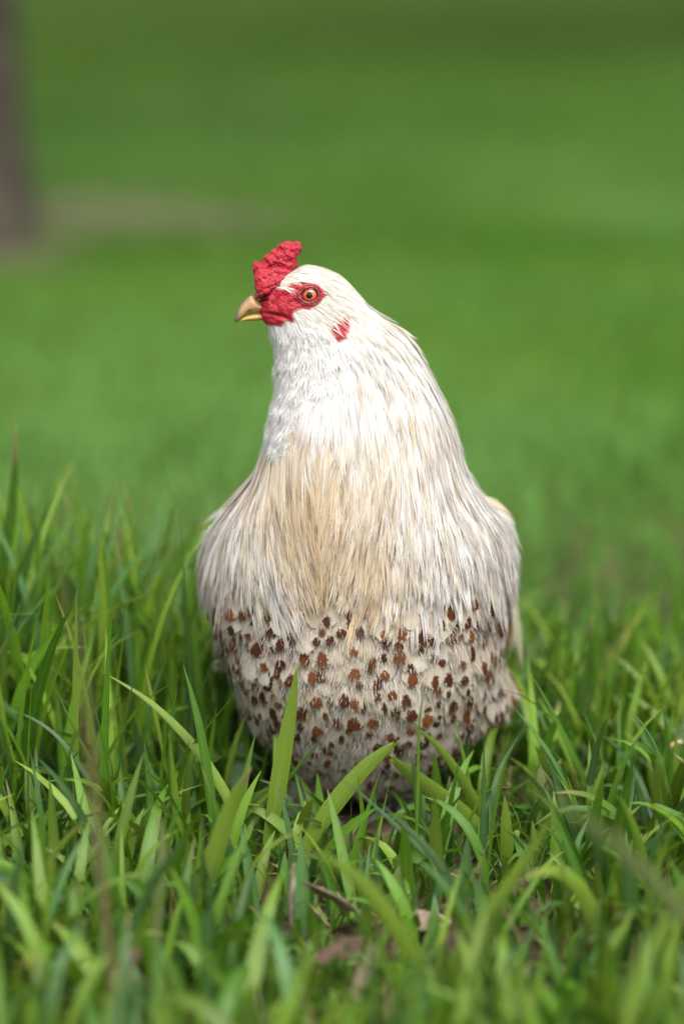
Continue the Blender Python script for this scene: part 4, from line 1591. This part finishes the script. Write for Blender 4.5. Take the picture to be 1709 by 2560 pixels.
def hero_blades():
    for label, pts, y0, y1, wpx, col, tip in BL:
        n0 = len(pts)
        q = np.array([P(u, v, lerp(y0, y1, i / (n0 - 1))) for i, (u, v) in enumerate(pts)])
        if q[0][2] > 0.0:                       # run on down to the soil
            d = q[0] - q[1]
            d = d / np.linalg.norm(d)
            d[2] = min(d[2], -0.35)
            L = q[0][2] / -d[2]
            q = np.concatenate([[q[0] + d * L + np.array([0, 0.0, -0.006])], q])
        s = np.concatenate([[0], np.cumsum(np.linalg.norm(np.diff(q, axis=0), axis=1))])
        m = 26
        ss = np.linspace(0, s[-1], m)
        C = np.stack([np.interp(ss, s, q[:, k]) for k in range(3)], 1)
        for _ in range(5):
            C[1:-1] = 0.25 * C[:-2] + 0.5 * C[1:-1] + 0.25 * C[2:]
        t = ss / s[-1]
        dist = np.linalg.norm(q[-1] - np.array([0, CAM_Y, CAM_Z]))
        W = wpx * K / FPX * dist
        T = norm(np.gradient(C, axis=0))
        view = norm(C - np.array([0, CAM_Y, CAM_Z]))
        S = norm(np.cross(T, view))
        Nn = np.cross(S, T)
        tw = rng.uniform(-0.3, 0.3) + rng.uniform(-0.5, 0.5) * (t - 0.5)
        S = S * np.cos(tw)[:, None] + Nn * np.sin(tw)[:, None]
        Nn = np.cross(S, T)
        pw = {'point': 2.2, 'blunt': 4.0, 'torn': 6.0, 'notch': 40, 'dry': 5.0}[tip]
        hw = 0.5 * W * np.minimum(1, 0.5 + 1.0 * t) * np.clip(1 - t ** pw, 0.04, 1)
        if tip == 'notch': hw[-1] = hw[-2] * 0.95
        c = np.repeat(np.array(col)[None], m, 0)
        c = lerp(c, np.array([0.24, 0.28, 0.10]), (0.4 * (1 - sstep(0, .25, t)))[:, None])
        if tip == 'dry': c = lerp(c, np.array([0.34, 0.24, 0.12]), sstep(0.86, 0.97, t)[:, None])
        if tip in ('torn', 'blunt'): c = lerp(c, np.array([0.26, 0.22, 0.06]), (0.6 * sstep(0.93, 1, t))[:, None])
        V, F, uv, cc = ribbons(C[None], (S * hw[:, None])[None], c[None], fold=(Nn * (hw * 0.38)[:, None])[None])
        if tip == 'notch':
            V[-2] -= T[-1] * W * 0.55
        if tip == 'torn':
            V[-1] -= T[-1] * W * 0.5
            V[-2] -= T[-1] * W * 0.15
        base = q[0]
        o = link('grass_blade', mesh_np('grass_blade', V - base, F, cc, uv), M_GRASS)
        o.location = base
        md = o.modifiers.new('thickness', 'SOLIDIFY')
        md.thickness = 0.00025
        tag(o, label, 'grass blade', 'single broad grass blades round the hen')


hero_blades()


# ------------------------------------------------------------------ dry things on the ground
def dry_stem():
    q = np.array([P(1505, 1800, 0.02), P(1522, 1745, 0.02), P(1536, 1712, 0.02), P(1556, 1700, 0.02), P(1580, 1720, 0.03), P(1610, 1790, 0.04)])
    d = q[0] - q[1]
    q = np.concatenate([[q[0] + d / np.linalg.norm(d) * (q[0][2] / max(0.3, -(d / np.linalg.norm(d))[2]))], q])
    s = np.concatenate([[0], np.cumsum(np.linalg.norm(np.diff(q, axis=0), axis=1))])
    ss = np.linspace(0, s[-1], 30)
    C = np.stack([np.interp(ss, s, q[:, k]) for k in range(3)], 1)
    V, F = tube(C, 0.0028 - 0.0008 * ss / s[-1], 8)
    o = link('bent_straw', mesh_np('bent_straw', V - q[0], F), mat_simple('straw', (0.42, 0.32, 0.20), 0.6, 0.3, 0.25, 60))
    o.location = q[0]
    tag(o, 'pale tan dry stem bent over in an arch', 'dry stem')


def dry_leaf(u, v, Y, L, wd, az, pitch, curl, col, label, roll=0.0):
    g = P(u, v, Y)
    m, k = 12, 7
    t = np.linspace(0, 1, m)
    s = np.linspace(-1, 1, k)
    V = []
    for a in t:
        wv = wd * math.sin(math.pi * min(1, a * 0.93 + 0.03)) ** 0.8
        for b in s:
            x = a * L
            yv = b * wv * 0.5
            z = curl * L * a * a + 0.35 * curl * wv * b * b + 0.002 * noise.noise(Vector((a * 5, b * 3, u)))
            V.append((x, yv, z))
    i = np.arange(m * k).reshape(m, k)
    F = np.stack([i[:-1, :-1], i[1:, :-1], i[1:, 1:], i[:-1, 1:]], -1).reshape(-1, 4)
    t_ = NT('dry_leaf')
    geo = t_.n('ShaderNodeNewGeometry')
    uvn = t_.n('ShaderNodeUVMap').outputs[0]
    ns = t_.noise(geo.outputs['Position'], 150, 5)
    sp = t_.n('ShaderNodeSeparateXYZ')
    t_.l(uvn, sp.inputs[0])
    vein = t_.math('MULTIPLY_ADD', t_.math('SINE', t_.math('ADD', t_.math('MULTIPLY', sp.outputs[1], 60), t_.math('MULTIPLY', t_.math('ABSOLUTE', t_.math('SUBTRACT', sp.outputs[0], .5)), -50))), .5, .5)
    c = t_.ramp(ns.outputs[0], [(0.3, tuple(x * .55 for x in col)), (0.7, tuple(min(1, x * 1.2) for x in col))])
    t_.leafy(c, 0.7, 0.15, 0.3, t_.bump(vein, 0.4, 0.001))
    uv = np.array([((b + 1) / 2, a) for a in t for b in s])
    o = link('dry_leaf', mesh_np('dry_leaf', np.array(V), F, uv=uv), t_.m)
    md = o.modifiers.new('thickness', 'SOLIDIFY')
    md.thickness = 0.0004
    o.location = g
    o.rotation_euler = (roll, -pitch, az)
    tag(o, label, 'dry leaf', 'dry leaves lying in the grass')


dry_stem()
R = math.radians
dry_leaf(668, 2135, -0.27, 0.050, 0.024, R(120), R(66), 0.25, (0.36, 0.29, 0.22), 'pinkish tan dry leaf standing up on its end', R(70))
dry_leaf(835, 2105, -0.25, 0.055, 0.028, R(165), R(42), -0.25, (0.36, 0.29, 0.21), 'tan curled dry leaf with its tip raised', R(40))
dry_leaf(985, 2185, -0.29, 0.040, 0.026, R(10), R(14), 0.3, (0.12, 0.08, 0.055), 'dark brown curled dry leaf beside the thick blade')
dry_leaf(720, 2205, -0.34, 0.040, 0.018, R(20), R(10), 0.2, (0.12, 0.075, 0.048), 'reddish brown dry leaf lying flat under the tan ones', R(20))
dry_leaf(900, 2110, -0.24, 0.045, 0.02, R(-5), R(8), -0.2, (0.30, 0.23, 0.17), 'narrow light brown dry leaf behind the thick blade', R(30))
dry_leaf(800, 2330, -0.42, 0.07, 0.012, R(75), R(22), 0.05, (0.26, 0.23, 0.13), 'long straw coloured dry leaf leaning over the soil', R(60))
dry_leaf(240, 2260, -0.40, 0.035, 0.02, R(40), R(15), 0.3, (0.13, 0.08, 0.05), 'rusty dry leaf half hidden in thick grass')
